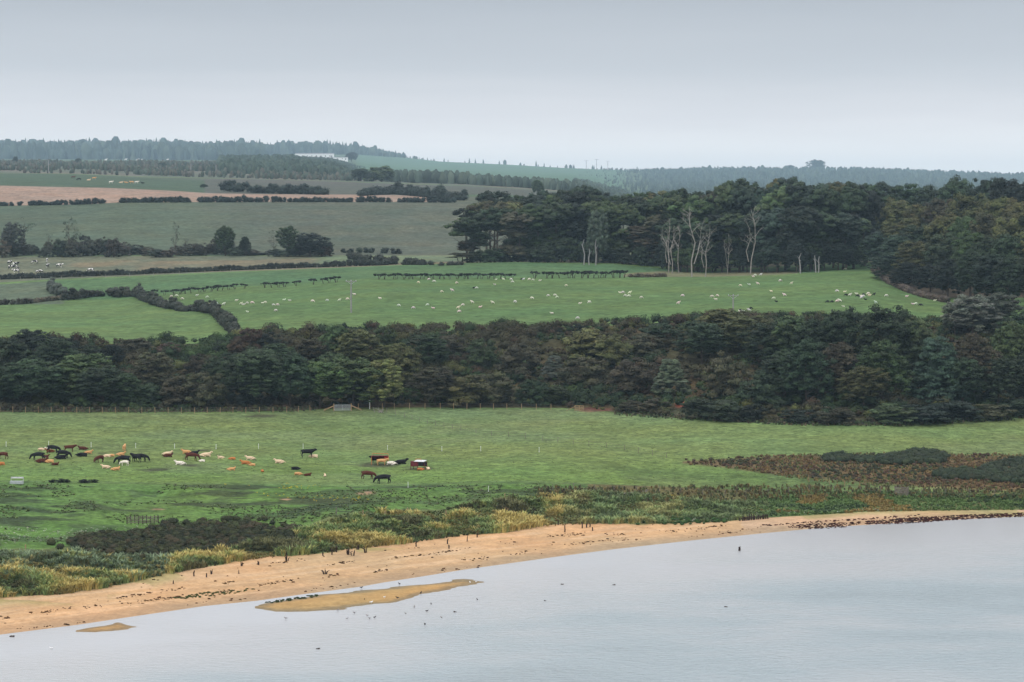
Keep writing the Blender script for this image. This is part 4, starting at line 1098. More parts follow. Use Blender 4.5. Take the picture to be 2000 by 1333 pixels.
blade_tufts('fence_weeds', 'strip of brown and green weeds under the fence below the bank', 'weeds', pts, [random.uniform(.3, .7) for _ in pts], [np.array(random.choice([(.09, .13, .06), (.13, .11, .07), (.06, .07, .045)])) for _ in pts], 9, .06, .4)
pts = in_poly([(-20, 815, 940), (700, 805, 948), (1100, 806, 945), (1500, 838, 950), (2030, 830, 955)], 5500)
o = blade_tufts('grass_tussocks', 'small dark grass tussocks dotted all over the cattle pasture', 'grass', pts, [random.uniform(.05, .12) for _ in pts], [np.array(random.choice([(.10, .135, .055), (.12, .165, .06), (.13, .135, .07)])) for _ in pts], 10, .08, 1.2)
pts = in_poly([(1370, 900, 908), (1450, 894, 918), (1500, 890, 928), (1600, 888, 942), (1700, 886, 950), (1800, 886, 956), (1900, 888, 962), (2060, 888, 966)], 3600)
blade_tufts('dry_reeds', 'upright straw and rust coloured reeds mixed through the brown heath', 'reeds', pts, [random.uniform(.2, .5) for _ in pts], [np.array(random.choice([(.24, .18, .08), (.18, .12, .06), (.11, .16, .06)]) if nz(x, y, 531, 9) + random.uniform(-.1, .1) > 0 else random.choice([(.12, .075, .05), (.12, .13, .06)])) for x, y in pts], 10, .05, .35)
# ragwort, flowers
pts = in_poly([(545, 950, 958), (560, 946, 960), (590, 950, 958)], 26) + in_poly([(500, 964, 972), (640, 972, 984), (720, 974, 982)], 40) + in_poly([(600, 950, 960), (645, 954, 956)], 6) + in_poly([(1306, 968, 975), (1320, 968, 976)], 8) + [tuple(hit(55, 970)[:2]), tuple(hit(440, 950)[:2]), tuple(hit(486, 952)[:2])]
scatter_stuff('ragwort', 'bright yellow ragwort flowers scattered on the turf behind the dunes', 'wildflowers', pts, [random.uniform(.10, .2) for _ in pts], [np.array((.55, .45, .03)) * random.uniform(.6, 1) for _ in pts], .6, 10, .12, hull=0, z_up=1.5)
pts = in_poly([(0, 1030, 1064), (120, 1036, 1060), (300, 1026, 1040)], 190) + in_poly([(1180, 1012, 1024), (1300, 1012, 1024), (1420, 1006, 1018), (1480, 1002, 1014)], 90) + in_poly([(1540, 1000, 1006), (1700, 996, 1000), (1750, 994, 998)], 40)
scatter_stuff('white_flowers', 'tiny white flowers and pale leaves at the edges of the turf and beach', 'wildflowers', pts, [random.uniform(.08, .16) for _ in pts], [np.array((.42, .44, .36)) * random.uniform(.6, 1) for _ in pts], .6, 7, .12, hull=0, z_up=1.2)
pts = in_poly([(1240, 1018, 1026), (1330, 1014, 1026), (1420, 1012, 1022)], 80)
scatter_stuff('shore_plants', 'low dark green leafy plants creeping on to the sand', 'plants', pts, [random.uniform(.2, .45) for _ in pts], [np.array((.035, .075, .02)) for _ in pts], .5, 30, .12)

# ---- seaweed
pts = []; tn = []; rr = []
for f0, x0, x1, n in ((.35, 240, 760, 240), (.55, 60, 460, 120), (.62, 640, 1420, 240), (.30, 900, 1500, 160), (.45, -10, 200, 110), (.85, 300, 900, 50), (.08, 0, 1000, 110), (.5, 0, 1500, 90)):
    gap = random.random() * 9
    for _ in range(n):
        px = random.uniform(x0, x1)
        if math.sin(px / 17 + gap) + math.sin(px / 41 + gap) < -.2: continue
        y = float(shore(px)) * (1 - f0) + float(vegy(px)) * f0 + random.gauss(0, 1.6 if f0 != .5 else 14) + 3 * math.sin(px / 60 + gap)
        p = hit(px, y); pts.append((p.x, p.y)); rr.append(random.uniform(.05, .10) if random.random() < .7 else random.uniform(.1, .2)); tn.append(np.array(random.choice([(.10, .045, .02), (.05, .025, .012), (.12, .07, .025)])))
for poly, n in (([(1540, 1026, 1031), (1580, 1024, 1034), (1640, 1022, 1032), (1680, 1020, 1024)], 230), ([(1690, 1019, 1025), (1760, 1013, 1024), (1830, 1009, 1019), (1900, 1006, 1014), (2030, 1001, 1009)], 850), ([(1480, 1026, 1029), (1700, 1012, 1015), (1800, 1005, 1008)], 110)):
    q = in_poly(poly, n); pts += q; rr += [random.uniform(.07, .2) for _ in q]; tn += [np.array(random.choice([(.075, .022, .02), (.04, .015, .013), (.028, .012, .01)])) for _ in q]
q = in_poly([(340, 1166, 1171), (400, 1158, 1168), (470, 1150, 1158), (500, 1148, 1151)], 90); pts += q; rr += [random.uniform(.08, .2) for _ in q]; tn += [np.array((.05, .065, .015)) for _ in q]
q = in_poly([(520, 1176, 1180), (570, 1168, 1174), (620, 1162, 1166)], 60); pts += q; rr += [random.uniform(.1, .22) for _ in q]; tn += [np.array((.03, .045, .015)) for _ in q]
scatter_stuff('seaweed', 'dark red-brown seaweed in tide lines along the sand and heaped at the right', 'seaweed', pts, rr, tn, .35, 26, .14, hull=.7, z_up=.15)

# ---------------------------------------------------------------- animals
def skin_mesh(name, V, E, rad, sub=1):
    me = bpy.data.meshes.new(name + '_sk'); me.from_pydata(V, E, []); o = bpy.data.objects.new(name + '_sk', me); C.objects.link(o)
    m = o.modifiers.new('s', 'SKIN'); m.use_smooth_shade = True
    for i, r_ in enumerate(rad):
        me.skin_vertices[0].data[i].radius = r_ if hasattr(r_, '__len__') else (r_, r_)
    me.skin_vertices[0].data[0].use_root = True
    m2 = o.modifiers.new('u', 'SUBSURF'); m2.levels = sub; m2.render_levels = sub
    dg = bpy.context.evaluated_depsgraph_get()
    res = bpy.data.meshes.new_from_object(o.evaluated_get(dg)); res.name = name
    bpy.data.objects.remove(o); bpy.data.meshes.remove(me)
    for p in res.polygons: p.use_smooth = True
    z = min(v.co.z for v in res.vertices)
    for v in res.vertices: v.co.z -= z
    return res
def quad(neck, poll, muz, legs=True, leg_shift=0.0, body=1.0):
    V = [(-.78, 0, 1.10), (-.32, 0, 1.06), (.15, 0, 1.03), (.58, 0, 1.06), neck, poll, muz]
    rad = [(.27 * body, .30 * body), (.34 * body, .36 * body), (.36 * body, .37 * body), (.29 * body, .33 * body), (.19, .23), (.13, .14), (.085, .09)]
    E = [(i, i + 1) for i in range(6)]
    def add(parent, chain):
        p = parent
        for v, r_ in chain:
            V.append(v); rad.append(r_); E.append((p, len(V) - 1)); p = len(V) - 1
    for s in (1, -1):
        k = leg_shift * s
        add(0, [((-.80, .17 * s, .80), .15), ((-.93 + k, .18 * s, .47), .075), ((-.84 + k, .18 * s, .22), .055), ((-.84 + k, .18 * s, .03), .06)])
        add(3, [((.56, .17 * s, .75), .12), ((.58 - k, .17 * s, .42), .07), ((.57 - k, .17 * s, .2), .05), ((.58 - k, .17 * s, .03), .06)])
        pv = Vector(poll); d_ = (Vector(muz) - pv).normalized()
        e = pv - d_ * .05; add(5, [((e.x, .19 * s, e.z + .05), .04)])
    add(0, [((-1.06, 0, 1.22), .05), ((-1.12, 0, .95), .03), ((-1.10, 0, .55), .035)])
    return V, E, rad
def lying(poll, muz, neck=(.92, 0, .62), turn=0):
    V = [(-.78, 0, .40), (-.32, 0, .44), (.15, 0, .44), (.58, 0, .45), neck, poll, muz]
    rad = [(.30, .30), (.37, .34), (.38, .35), (.30, .31), (.18, .2), (.13, .14), (.085, .09)]
    E = [(i, i + 1) for i in range(6)]
    def add(parent, chain):
        p = parent
        for v, r_ in chain:
            V.append(v); rad.append(r_); E.append((p, len(V) - 1)); p = len(V) - 1
    for s in (1, -1):
        add(0, [((-.45, .33 * s, .22), .14), ((-.15, .45 * s, .12), .08), ((.12, .45 * s, .08), .055)])
        add(3, [((.72, .2 * s, .2), .11), ((.98, .2 * s, .10), .07), ((.72, .28 * s, .06), .05)])
        add(5, [((poll[0] - .03, poll[1] + .19 * s, poll[2] + .05), .04)])
    add(0, [((-1.06, .05, .35), .05), ((-1.15, .12, .12), .035)])
    return V, E, rad
AN = {
    'stand': skin_mesh('cow', *quad((.92, 0, 1.20), (1.18, 0, 1.38), (1.50, 0, 1.24))),
    'look': skin_mesh('cow', *quad((.90, .05, 1.22), (1.10, .18, 1.40), (1.22, .48, 1.28), leg_shift=.08)),
    'graze': skin_mesh('cow', *quad((.98, 0, .92), (1.25, 0, .55), (1.36, 0, .17), leg_shift=.12)),
    'lie': skin_mesh('cow', *lying((1.10, 0, .90), (1.40, 0, .80))),
    'liel': skin_mesh('cow', *lying((1.02, .22, .86), (1.05, .52, .74))),
    'curl': skin_mesh('cow', *lying((.86, .42, .55), (.62, .62, .32), neck=(.86, .2, .52))),
}
def sheep_v(kind):
    if kind == 'lie':
        V = [(-.36, 0, .26), (0, 0, .28), (.34, 0, .27), (.52, 0, .42), (.62, 0, .56), (.78, 0, .50)]; rad = [.23, .27, .23, .12, .085, .05]; legs = False
    else:
        hd = [(.52, 0, .50), (.66, 0, .28), (.74, 0, .08)] if kind == 'graze' else [(.52, 0, .66), (.60, 0, .84), (.78, 0, .78)]
        V = [(-.36, 0, .52), (0, 0, .52), (.34, 0, .53)] + hd; rad = [.23, .27, .23, .13, .085, .05]; legs = True
    E = [(i, i + 1) for i in range(5)]
    for s in (1, -1):
        if legs:
            for p_, x in ((0, -.36), (2, .34)):
                V += [(x, .11 * s, .28), (x, .11 * s, .02)]; rad += [.07, .032]; n = len(V); E += [(p_, n - 2), (n - 2, n - 1)]
        V.append((V[4][0] - .02, .12 * s, V[4][2] + .02)); rad.append(.03); E.append((4, len(V) - 1))
    return V, E, rad
SH = {k: skin_mesh('sheep', *sheep_v(k)) for k in ('graze', 'stand', 'lie')}
for m_ in list(AN.values()) + list(SH.values()): m_.materials.append(M['coat'])
PIED = {k: AN[k].copy() for k in ('stand', 'graze', 'lie')}
for m_ in PIED.values(): m_.materials.clear(); m_.materials.append(M['pied'])
COAT = {'K': ((.010, .010, .012), 'black'), 'B': ((.075, .020, .012), 'dark brown'), 'O': ((.42, .16, .05), 'orange tan'), 'T': ((.55, .30, .13), 'tan'), 'C': ((.66, .50, .34), 'cream'), 'W': ((.72, .66, .58), 'whitish'), 'R': ((.26, .085, .035), 'reddish brown')}
POSE = {'stand': 'standing', 'look': 'standing and looking aside', 'graze': 'grazing', 'lie': 'lying', 'liel': 'lying with turned head', 'curl': 'curled up'}
# px, foot py, pose, coat, heading (deg, 0 = facing right), size, what sets it apart
COWS = [
 (5, 897, 'graze', 'B', 160, .9, 'dark brown cow cut off by the left edge of the field'), (1, 909, 'curl', 'O', 30, .75, 'orange brown calf curled up at the very left edge'),
 (81, 880, 'curl', 'C', 200, .62, 'cream calf lying behind the black cows, far left'), (104, 885, 'graze', 'K', -10, 1.0, 'black cow standing farthest back of the left group'),
 (124, 895, 'graze', 'K', 0, 1.0, 'black cow grazing to the right over a lying black one'), (99, 884, 'lie', 'R', 180, .75, 'reddish brown calf lying behind the two black standing cows'),
 (94, 879, 'liel', 'W', 160, .5, 'small white-faced calf peeping out beside a black cow'), (136, 883, 'stand', 'B', 15, .85, 'dark brown cow standing and facing right, left group'),
 (163, 879, 'liel', 'B', 180, .8, 'dark brown cow lying apart at the back of the left group'), (74, 899, 'graze', 'K', 180, 1.0, 'black cow grazing to the left at the left group edge'),
 (88, 894, 'lie', 'B', 0, .6, 'dark brown calf head raised against the black grazing cow'), (118, 897, 'lie', 'K', 10, .95, 'black cow lying under the grazing black cow'),
 (80, 904, 'lie', 'B', 0, .9, 'long dark brown cow lying in the front of the left group'), (96, 904, 'curl', 'T', 10, .75, 'tan calf curled between two dark brown lying ones'),
 (107, 909, 'liel', 'B', 0, .6, 'small dark brown calf lying nearest in the left group'), (159, 892, 'curl', 'K', 0, .95, 'black cow lying with a tan calf behind it'),
 (172, 886, 'lie', 'T', 0, .65, 'pale tan calf lying behind the lying black cow'), (194, 904, 'graze', 'B', 235, .9, 'dark brown cow grazing with its back to the sea'),
 (208, 893, 'curl', 'C', 0, .65, 'cream calf lying left of a pair near the black cows'), (217, 892, 'curl', 'T', 20, .6, 'tan calf lying close beside a cream one'),
 (235, 890, 'lie', 'T', 10, .7, 'tan calf lying long with its head raised'), (243, 881, 'stand', 'T', 90, .78, 'tan cow seen from behind, standing alone at the back'),
 (240, 907, 'graze', 'K', 180, 1.08, 'big black cow with a white calf standing before it'), (243, 910, 'graze', 'W', 165, .66, 'white calf standing in front of the big black cow'),
 (266, 903, 'stand', 'K', 140, 1.0, 'left black cow of two standing close together'), (276, 902, 'graze', 'K', 0, 1.0, 'right black cow of two standing close together'),
 (208, 915, 'lie', 'C', 180, .7, 'cream calf lying and facing left, below the white calf'), (225, 919, 'liel', 'T', 20, .7, 'pale tan calf lying nearest the sea of a pair'),
 (326, 889, 'lie', 'C', 10, .75, 'cream cow lying directly behind a dark brown one'), (327, 893, 'liel', 'B', 0, .8, 'dark brown cow lying before a cream one, mid herd'),
 (366, 886, 'lie', 'T', 180, .8, 'tan cow lying behind the standing dark brown cow'), (378, 888, 'lie', 'K', 0, .8, 'black cow lying behind the standing dark brown cow'),
 (375, 900, 'graze', 'B', 0, 1.0, 'dark brown cow standing and grazing in the middle herd'), (394, 902, 'curl', 'W', 0, .5, 'small white calf at the brown grazing cow\'s nose'),
 (401, 892, 'lie', 'C', 10, .9, 'cream cow lying right of the brown grazing cow'), (353, 908, 'lie', 'W', 180, .8, 'whitish calf lying in front of the middle herd'),
 (432, 896, 'liel', 'C', 200, .6, 'cream calf lying alone between the middle and right herds'), (453, 898, 'curl', 'O', 0, .6, 'small tan calf lying above another tan calf'),
 (451, 919, 'liel', 'T', 0, .65, 'small tan calf lying lower down, below another'), (490, 898, 'lie', 'C', 180, .75, 'cream calf lying behind the orange one'),
 (481, 907, 'lie', 'O', 180, .8, 'bright orange calf lying in front of a cream one'), (492, 910, 'curl', 'T', 0, .55, 'tan calf lying at the tail of the orange one'),
 (513, 922, 'curl', 'O', 90, .55, 'tiny tan calf lying alone left of the black calf'), (547, 905, 'lie', 'C', 180, .8, 'cream calf lying left below the lone black cow'),
 (601, 894, 'stand', 'K', 0, 1.05, 'lone black cow standing side-on facing right, middle of field'), (612, 894, 'curl', 'C', 0, .75, 'cream calf lying at the lone black cow\'s feet'),
 (578, 918, 'curl', 'K', 180, .75, 'black calf lying alone above two lying calves'), (583, 928, 'curl', 'T', 180, .65, 'tan calf lying next to a dark brown one'),
 (600, 930, 'liel', 'B', 0, .6, 'dark brown calf lying next to a tan one'), (635, 931, 'liel', 'C', 90, .5, 'small cream calf lying alone below the field middle'),
 (719, 936, 'graze', 'B', 0, .98, 'dark brown cow grazing to the right near the sandy scar'), (748, 945, 'graze', 'K', 180, 1.08, 'black cow grazing to the left, nearest the sea'),
 (746, 909, 'stand', 'T', 0, .78, 'tan calf standing in front of the red feeder'), (734, 904, 'stand', 'K', 180, .78, 'black calf standing inside the red feeder'),
 (765, 908, 'curl', 'W', 180, .8, 'whitish calf lying between the red feeder and black cow'), (781, 907, 'lie', 'K', 0, 1.05, 'black cow lying between the two feeders'),
 (822, 919, 'curl', 'O', 180, .6, 'orange calf lying under the maroon feeder'), (837, 918, 'curl', 'C', 90, .65, 'cream calf lying at the right end of the maroon feeder')]
for px, fy, pose, coat, hd, sz, lab in COWS:
    p = hit(max(px, 0), fy)
    o = link('cow', AN[pose], None, None, (p.x, p.y, p.z - .02), COAT[coat][0])
    o.scale = (sz * 1.02,) * 3; o.rotation_euler = (0, 0, R(hd))
    o['label'] = lab; o['category'] = 'cow'; o['group'] = 'cattle in the lower pasture'
PC = [(19, 517, 'stand', 60, 'pied cow at the back left of the pied herd'), (18, 526, 'graze', 100, 'pied cow end-on at the left of the tight bunch'), (31, 520, 'stand', 20, 'pied cow at the top of the tight bunch'),
      (27, 526, 'stand', 190, 'pied cow in the middle of the tight bunch'), (35, 529, 'graze', 80, 'pied cow at the right of the tight bunch'), (31, 534, 'stand', 170, 'pied cow standing lowest in the tight bunch'),
      (38, 538, 'lie', 0, 'whitish pied cow lying below the tight bunch'), (68, 516, 'graze', 170, 'pied cow grazing between the bunch and the pair'), (92, 513, 'stand', 100, 'upper cow of the pied pair'),
      (93, 523, 'stand', 80, 'lower cow of the pied pair'), (77, 535, 'graze', 180, 'mostly black pied cow just above the long hedge'), (116, 523, 'stand', 0, 'mostly white pied cow right of the pair'), (177, 532, 'graze', 175, 'pied cow alone at the right of the herd')]
for px, fy, pose, hd, lab in PC:
    p = hit(px, fy); o = link('pied_cow', PIED[pose], None, None, tuple(p)); o.scale = (1.05,) * 3; o.rotation_euler = (0, 0, R(hd)); tag(o, lab + ', far left field', 'cow', 'black and white cows in the far left field')
FCW = [(143, 349, 'B', 'stand'), (154, 353, 'K', 'graze'), (173, 353, 'C', 'lie'), (184, 351, 'T', 'stand'), (217, 359, 'W', 'stand'), (236, 358, 'C', 'lie'), (247, 358, 'T', 'lie'), (257, 359, 'T', 'stand'), (267, 359, 'W', 'stand'), (279, 359, 'K', 'lie')]
fl = []
for px, fy, c, pose in FCW:
    p = hit(px, fy); o = link('cow', AN[pose], None, None, tuple(p), COAT[c][0]); o.scale = (1.1,) * 3; o.rotation_euler = (0, 0, random.choice((0, math.pi))); tag(o, '', 'cow', 'distant cattle above the tan field'); fl.append((o, px, f'tiny {COAT[c][1]} cow'))
register(fl, 'in the green field above the tan strip')

WS = [(334, 580), (346, 579), (357, 585), (384, 578), (406, 582), (324, 589), (388, 597), (411, 596), (419, 595), (424, 594), (436, 596), (440, 609), (461, 588), (470, 595), (475, 596), (482, 593), (494, 593), (484, 610),
 (512, 593), (517, 592), (535, 597), (541, 597), (540, 608), (554, 587), (567, 588), (612, 590), (638, 588), (662, 588), (680, 586), (693, 576), (743, 584), (780, 598), (806, 603), (834, 597), (847, 603), (864, 571), (884, 569), (818, 553), (849, 551), (837, 547), (893, 554), (894, 603), (903, 597), (896, 610), (923, 592), (937, 601), (963, 593), (967, 557), (968, 547), (984, 547), (999, 547), (930, 564),
 (1002, 552), (1022, 547), (1033, 547), (1040, 548), (1054, 549), (1005, 591), (1040, 584), (1072, 579), (1085, 578), (1089, 582), (1107, 559), (1132, 594), (1150, 592), (1152, 590), (1212, 573), (1218, 573), (1229, 574), (1220, 579), (1227, 580), (1254, 583), (1324, 594), (1332, 579), (1392, 581), (1402, 579), (1399, 586), (1079, 613), (1127, 623), (1108, 637), (1447, 559), (1464, 557), (1481, 556), (1472, 541), (1474, 539), (1485, 538), (1447, 612), (1452, 609), (1464, 608),
 (1525, 550), (1545, 555), (1507, 570), (1510, 584), (1533, 578), (1634, 590), (1641, 589), (1636, 570), (1649, 571), (1659, 578), (1674, 575), (1682, 579), (1685, 580), (1682, 583), (1695, 575), (1697, 578), (1648, 600), (1711, 593), (1730, 579), (1770, 580), (1784, 595), (1788, 595), (1825, 588), (1838, 584), (1839, 619), (1650, 527)]
BS = [(1018, 547), (925, 563), (1445, 608), (1468, 604), (1517, 590), (1516, 624), (1615, 591), (1624, 591), (1651, 578), (1674, 580), (1688, 577), (1691, 586), (1706, 577), (1800, 598), (1812, 579)]
areas = [(0, 0, 480, 'near the diagonal hedge'), (480, 0, 600, 'right of the diagonal hedge'), (600, 0, 760, 'near the white pole'), (760, 0, 1010, 'below the middle thorn row'), (1010, 0, 1270, 'below the dense thorn row'), (1270, 0, 1500, 'near the short pole'), (1500, 0, 1665, 'in the right of the field'), (1665, 0, 1760, 'among the black sheep'), (1760, 0, 2100, 'at the right end below the wood')]
def area(px):
    for x0, _, x1, t_ in areas:
        if px < x1: return t_
reg = {}
for lst, col, nm in ((WS, (.58, .54, .46), 'white'), (BS, (.012, .012, .014), 'black')):
    for px, fy in lst:
        p = hit(px, fy + .5); pose = random.choice(('graze', 'graze', 'graze', 'stand', 'lie'))
        o = link('sheep', SH[pose], None, None, (p.x, p.y, p.z - .02), [v * random.uniform(.85, 1.1) for v in col]); o.scale = (random.uniform(0.82, 1.0),) * 3; o.rotation_euler = (0, 0, random.choice((0, math.pi)) + random.uniform(-.7, .7))
        tag(o, '', 'sheep', 'sheep grazing in the upper field'); reg.setdefault(area(px), []).append((o, px, f"{'higher' if fy < 575 else 'lower'} {nm} {dict(graze='grazing', stand='standing', lie='lying')[pose]} sheep"))
for k, l in reg.items(): register(l, k)
fs = []
for px, fy in ((206, 317), (245, 316), (268, 317), (274, 318), (326, 317)):
    p = hit(px, fy); o = link('sheep', SH['stand'], None, None, (p.x, p.y, p.z + 1.5), (.75, .75, .75)); o.scale = (4,) * 3; tag(o, '', 'sheep', 'pale animals on the far hill'); fs.append((o, px, 'pale speck-like animal'))
register(fs, 'on the far left hill below the wood')

# ---------------------------------------------------------------- birds and stones in the shallows
bv = [(-.16, 0, .20), (0, 0, .20), (.13, 0, .24), (.20, 0, .34), (.30, 0, .33)]
BIRD = skin_mesh('bird', bv + [(-.3, 0, .19), (0, .04, .1), (0, .04, 0), (0, -.04, .1), (0, -.04, 0)], [(0, 1), (1, 2), (2, 3), (3, 4), (0, 5), (1, 6), (6, 7), (1, 8), (8, 9)], [.07, .09, .07, .045, .012, .02, .015, .01, .015, .01])
BIRD.materials.append(M['coat'])
bl_ = []
for px, y, c, s in ((725, 1179, 'w', 1.3), (751, 1169, 'w', 1.2), (712, 1172, 'd', .9), (776, 1170, 'd', 1.3), (822, 1161, 'd', 1.5), (706, 1150, 'd', 1.2), (780, 1143, 'd', 1.3), (660, 1194, 'g', 1.2), (692, 1199, 'g', 1.2), (717, 1204, 'g', 1.0), (732, 1208, 'd', 1.1), (722, 1210, 'g', 1.1), (792, 1200, 'g', .9), (809, 1188, 'g', 1.4), (834, 1196, 'd', 1.2), (842, 1182, 'd', 1.2), (862, 1208, 'g', 1.0), (932, 1173, 'd', 1.1), (678, 1210, 'g', .9), (830, 1222, 'd', 1.3), (558, 1210, 'g', 1.2), (100, 1269, 'w', 1.2), (918, 1140, 'w', 1.2), (930, 1139, 'w', 1.1)):
    p = hit(px, y); nm = {'w': 'white', 'd': 'dark', 'g': 'grey'}[c]
    o = link('seabird', BIRD, None, None, tuple(p), {'w': (.75, .75, .75), 'd': (.03, .025, .025), 'g': (.22, .2, .2)}[c]); o.scale = (s * .62,) * 3; o.rotation_euler = (0, 0, random.uniform(0, 6.28)); tag(o, '', 'bird', 'shore birds wading in the shallows'); bl_.append((o, px, f'small {nm} wading bird'))
register(bl_, 'in the shallows around the sandbar')
rk = []
for px, y, s in ((622, 1268, .28), (888, 1196, .28), (1064, 1174, .2), (1098, 1142, .25), (1200, 1143, .25), (1417, 1186, .25), (24, 1244, .35)):
    s *= .6; p = hit(px, y); iv, it = ico(); Vv = iv * np.array([1.3, .8, .7]) * s * (1 + .3 * np.sin(iv[:, :1] * 5 + px)) 
    o = link('rock', mesh_np('rock', Vv, None, it, smooth=True), M['darkwood'], None, tuple(p)); tag(o, '', 'rock', 'small dark rocks breaking the water'); rk.append((o, px, 'small dark rock'))
register(rk, 'poking out of the calm water')
p = hit(1444, 1076); mb = MB(); mb.tube([(0, 0, -.3), (.02, 0, .25), (0, 0, .5)], [.16, .15, .13], 7); mb.tube([(.05, 0, .3), (.12, .04, .6)], [.07, .03], 5)
tag(mb.build('mooring_stump', M['darkwood'], None, tuple(p)), 'short black stump standing in the water far right of the sandbar', 'stump')

# ---------------------------------------------------------------- beach timber
st = []
for px, y, n, h in ((635, 1122, 8, .75), (681, 1084, 9, .9), (690, 1086, 5, .8), (715, 1080, 6, 1.0), (700, 1074, 5, .9), (560, 1096, 5, .8), (472, 1106, 4, .7), (467, 1121, 2, .5), (413, 1070 + 52, 3, .6), (338, 1141, 2, .5), (912, 1058, 3, .9), (1103, 1032, 3, .6), (505, 1104, 3, .7)):
    p = hit(px, y); mb = MB()
    for k in range(n):
        a = random.uniform(-1.0, 1.0) * (0.25 if n < 4 else 1); b = random.uniform(-.4, .4); L = h * random.uniform(.6, 1.1)
        mb.tube([(a * .15, b * .2, -.15), (a * .3, b * .3, L * .5), (a * .75 * L, b * .5, L * (1 - abs(a) * .35))], [.07, .055, .025], 5)
    o = mb.build('driftwood_stump', M['darkwood'], None, tuple(p)); tag(o, '', 'stump', 'dark root stumps on the sand'); st.append((o, px, 'spiky dark driftwood stump' if n > 3 else 'dark broken stump'))
register(st, 'on the sand below the marram grass')
ps = []
for px, y, h in ((648, 1084, .75), (657, 1079, .85), (631, 1086, .5), (813, 1068, .75), (874, 1063, .7), (877, 1072, .5), (1090, 1026, .8), (1137, 1032, .9), (1146, 1031, .6), (1152, 1030, .6), (1157, 1037, .5), (363 + 16, 1126, .7), (403, 1128, .5), (932, 1050, .6), (1103, 1040, .7)):
    p = hit(px, y); mb = MB(); mb.tube([(0, 0, -.2), (random.uniform(-.05, .05), 0, h * .6), (random.uniform(-.1, .1), 0, h)], [.09, .085, .06], 6)
    mb.tube([(0, 0, h * .5), (.09, .03, h * .85)], [.05, .02], 5)
    o = mb.build('groyne_post', M['darkwood'], None, tuple(p)); tag(o, '', 'post', 'old dark posts along the top of the beach'); ps.append((o, px, 'old dark upright post'))
register(ps, 'standing along the top of the beach')
gm = MB()
for k in range(16):
    p = hit(1446 + k * 3.6 + random.uniform(-1, 1), 1018 - k * .3); gm.tube([(p.x, p.y, p.z - .2), (p.x + random.uniform(-.1, .1), p.y, p.z + random.uniform(.4, .95))], [.12, .07], 5)
a_, b_ = hit(1448, 1018), hit(1500, 1013); gm.tube([tuple(a_ + Vector((0, 0, .35))), tuple(b_ + Vector((0, 0, .4)))], .07, 5)
tag(gm.build('breakwater', M['darkwood']), 'row of rotten dark stakes of an old breakwater at the beach top, right of centre', 'breakwater')
ps = []
for px, y, h, dk in ((657, 1008, 1.1, 1), (709, 1010, .9, 0), (752, 1010, .8, 0), (796, 1008, 1.1, 0), (812, 1006, .8, 1), (871, 1014, 1.15, 0), (50, 1082, 1.1, 0), (986, 975, .8, 0)):
    p = hit(px, y); mb = MB(); mb.tube([(0, 0, -.2), (0, 0, h), (0, 0, h + .03)], [.07, .065, .04], 7)
    o = mb.build('fence_post', M['oldwood' if dk else 'timber'], None, tuple(p)); tag(o, '', 'post', 'lone fence posts in the dunes'); ps.append((o, px, 'weathered grey post' if dk else 'pale wooden post'))
register(ps, 'rising from the marram grass')

# ---------------------------------------------------------------- fences, gate, feeders
def fence(pts, spacing, h, mat, label, wires=3, rad=.06, name='wire_fence', tilt=.03):
    P = [hit(*p) for p in pts]; org = P[0].copy(); root = empty(name, org); tag(root, label, 'fence')
    mb0 = MB(); mb0.tube([(0, 0, -.3), (0, 0, h * .5), (0, 0, h)], [rad, rad * .97, rad * .9], 6); pm = mb0.mesh('post'); pm.materials.append(mat)
    tops = []; n_ = 0
    for a, b in zip(P[:-1], P[1:]):
        L = (b - a).length; n = max(1, int(round(L / spacing)))
        for i in range(n):
            q = a.lerp(b, i / n); q.z = float(ground_at(q.x, q.y)); tops.append(q)
            if n_ < 100:
                o = link('post', pm, None, root, tuple(q - org)); o.rotation_euler = (random.uniform(-tilt, tilt), random.uniform(-tilt, tilt), 0); n_ += 1
    mb = MB()
    for k in range(wires):
        z = h * (.35 + .55 * k / max(1, wires - 1))
        mb.tube([tuple(q - org + Vector((0, -rad, z))) for q in tops], .012, 3)
    mb.build('wire', M['oldwood'], root)
    return root
fence([(0, 806), (200, 807), (380, 808), (480, 807), (560, 806), (628, 803)], 2.45, 1.15, M['timber'], 'pale post and wire fence under the bank, left of the metal gate')
fence([(700, 800), (770, 799), (860, 799), (990, 800), (1105, 801)], 2.65, 1.15, M['timber'], 'new orange-posted wire fence between metal gate and wooden hurdle')
fence([(755, 806), (790, 816), (835, 828), (900, 842), (960, 852), (1060, 862), (1150, 872), (1220, 880), (1330, 900)], 4.2, .95, M['oldwood'], 'thin grey wire fence running diagonally across the pasture', 2, .04)
fence([(1080, 958), (1200, 962), (1330, 965), (1500, 968), (1580, 960), (1680, 962), (1800, 966), (1990, 972)], 3.4, .95, M['oldwood'], 'weathered post fence behind the dunes towards the right shore', 2, .055, tilt=.08)
fence([(1580, 942), (1620, 947), (1680, 956), (1720, 962), (1800, 965)], 3.0, 1.0, M['timber'], 'short line of pale posts below the brown heath', 2, .05, tilt=.06)
fence([(0, 549), (160, 545), (300, 540), (500, 530), (700, 523)], 7.5, 1.2, M['dead'], 'faint pale post fence in front of the long far hedge', 2, .08)
sk = []
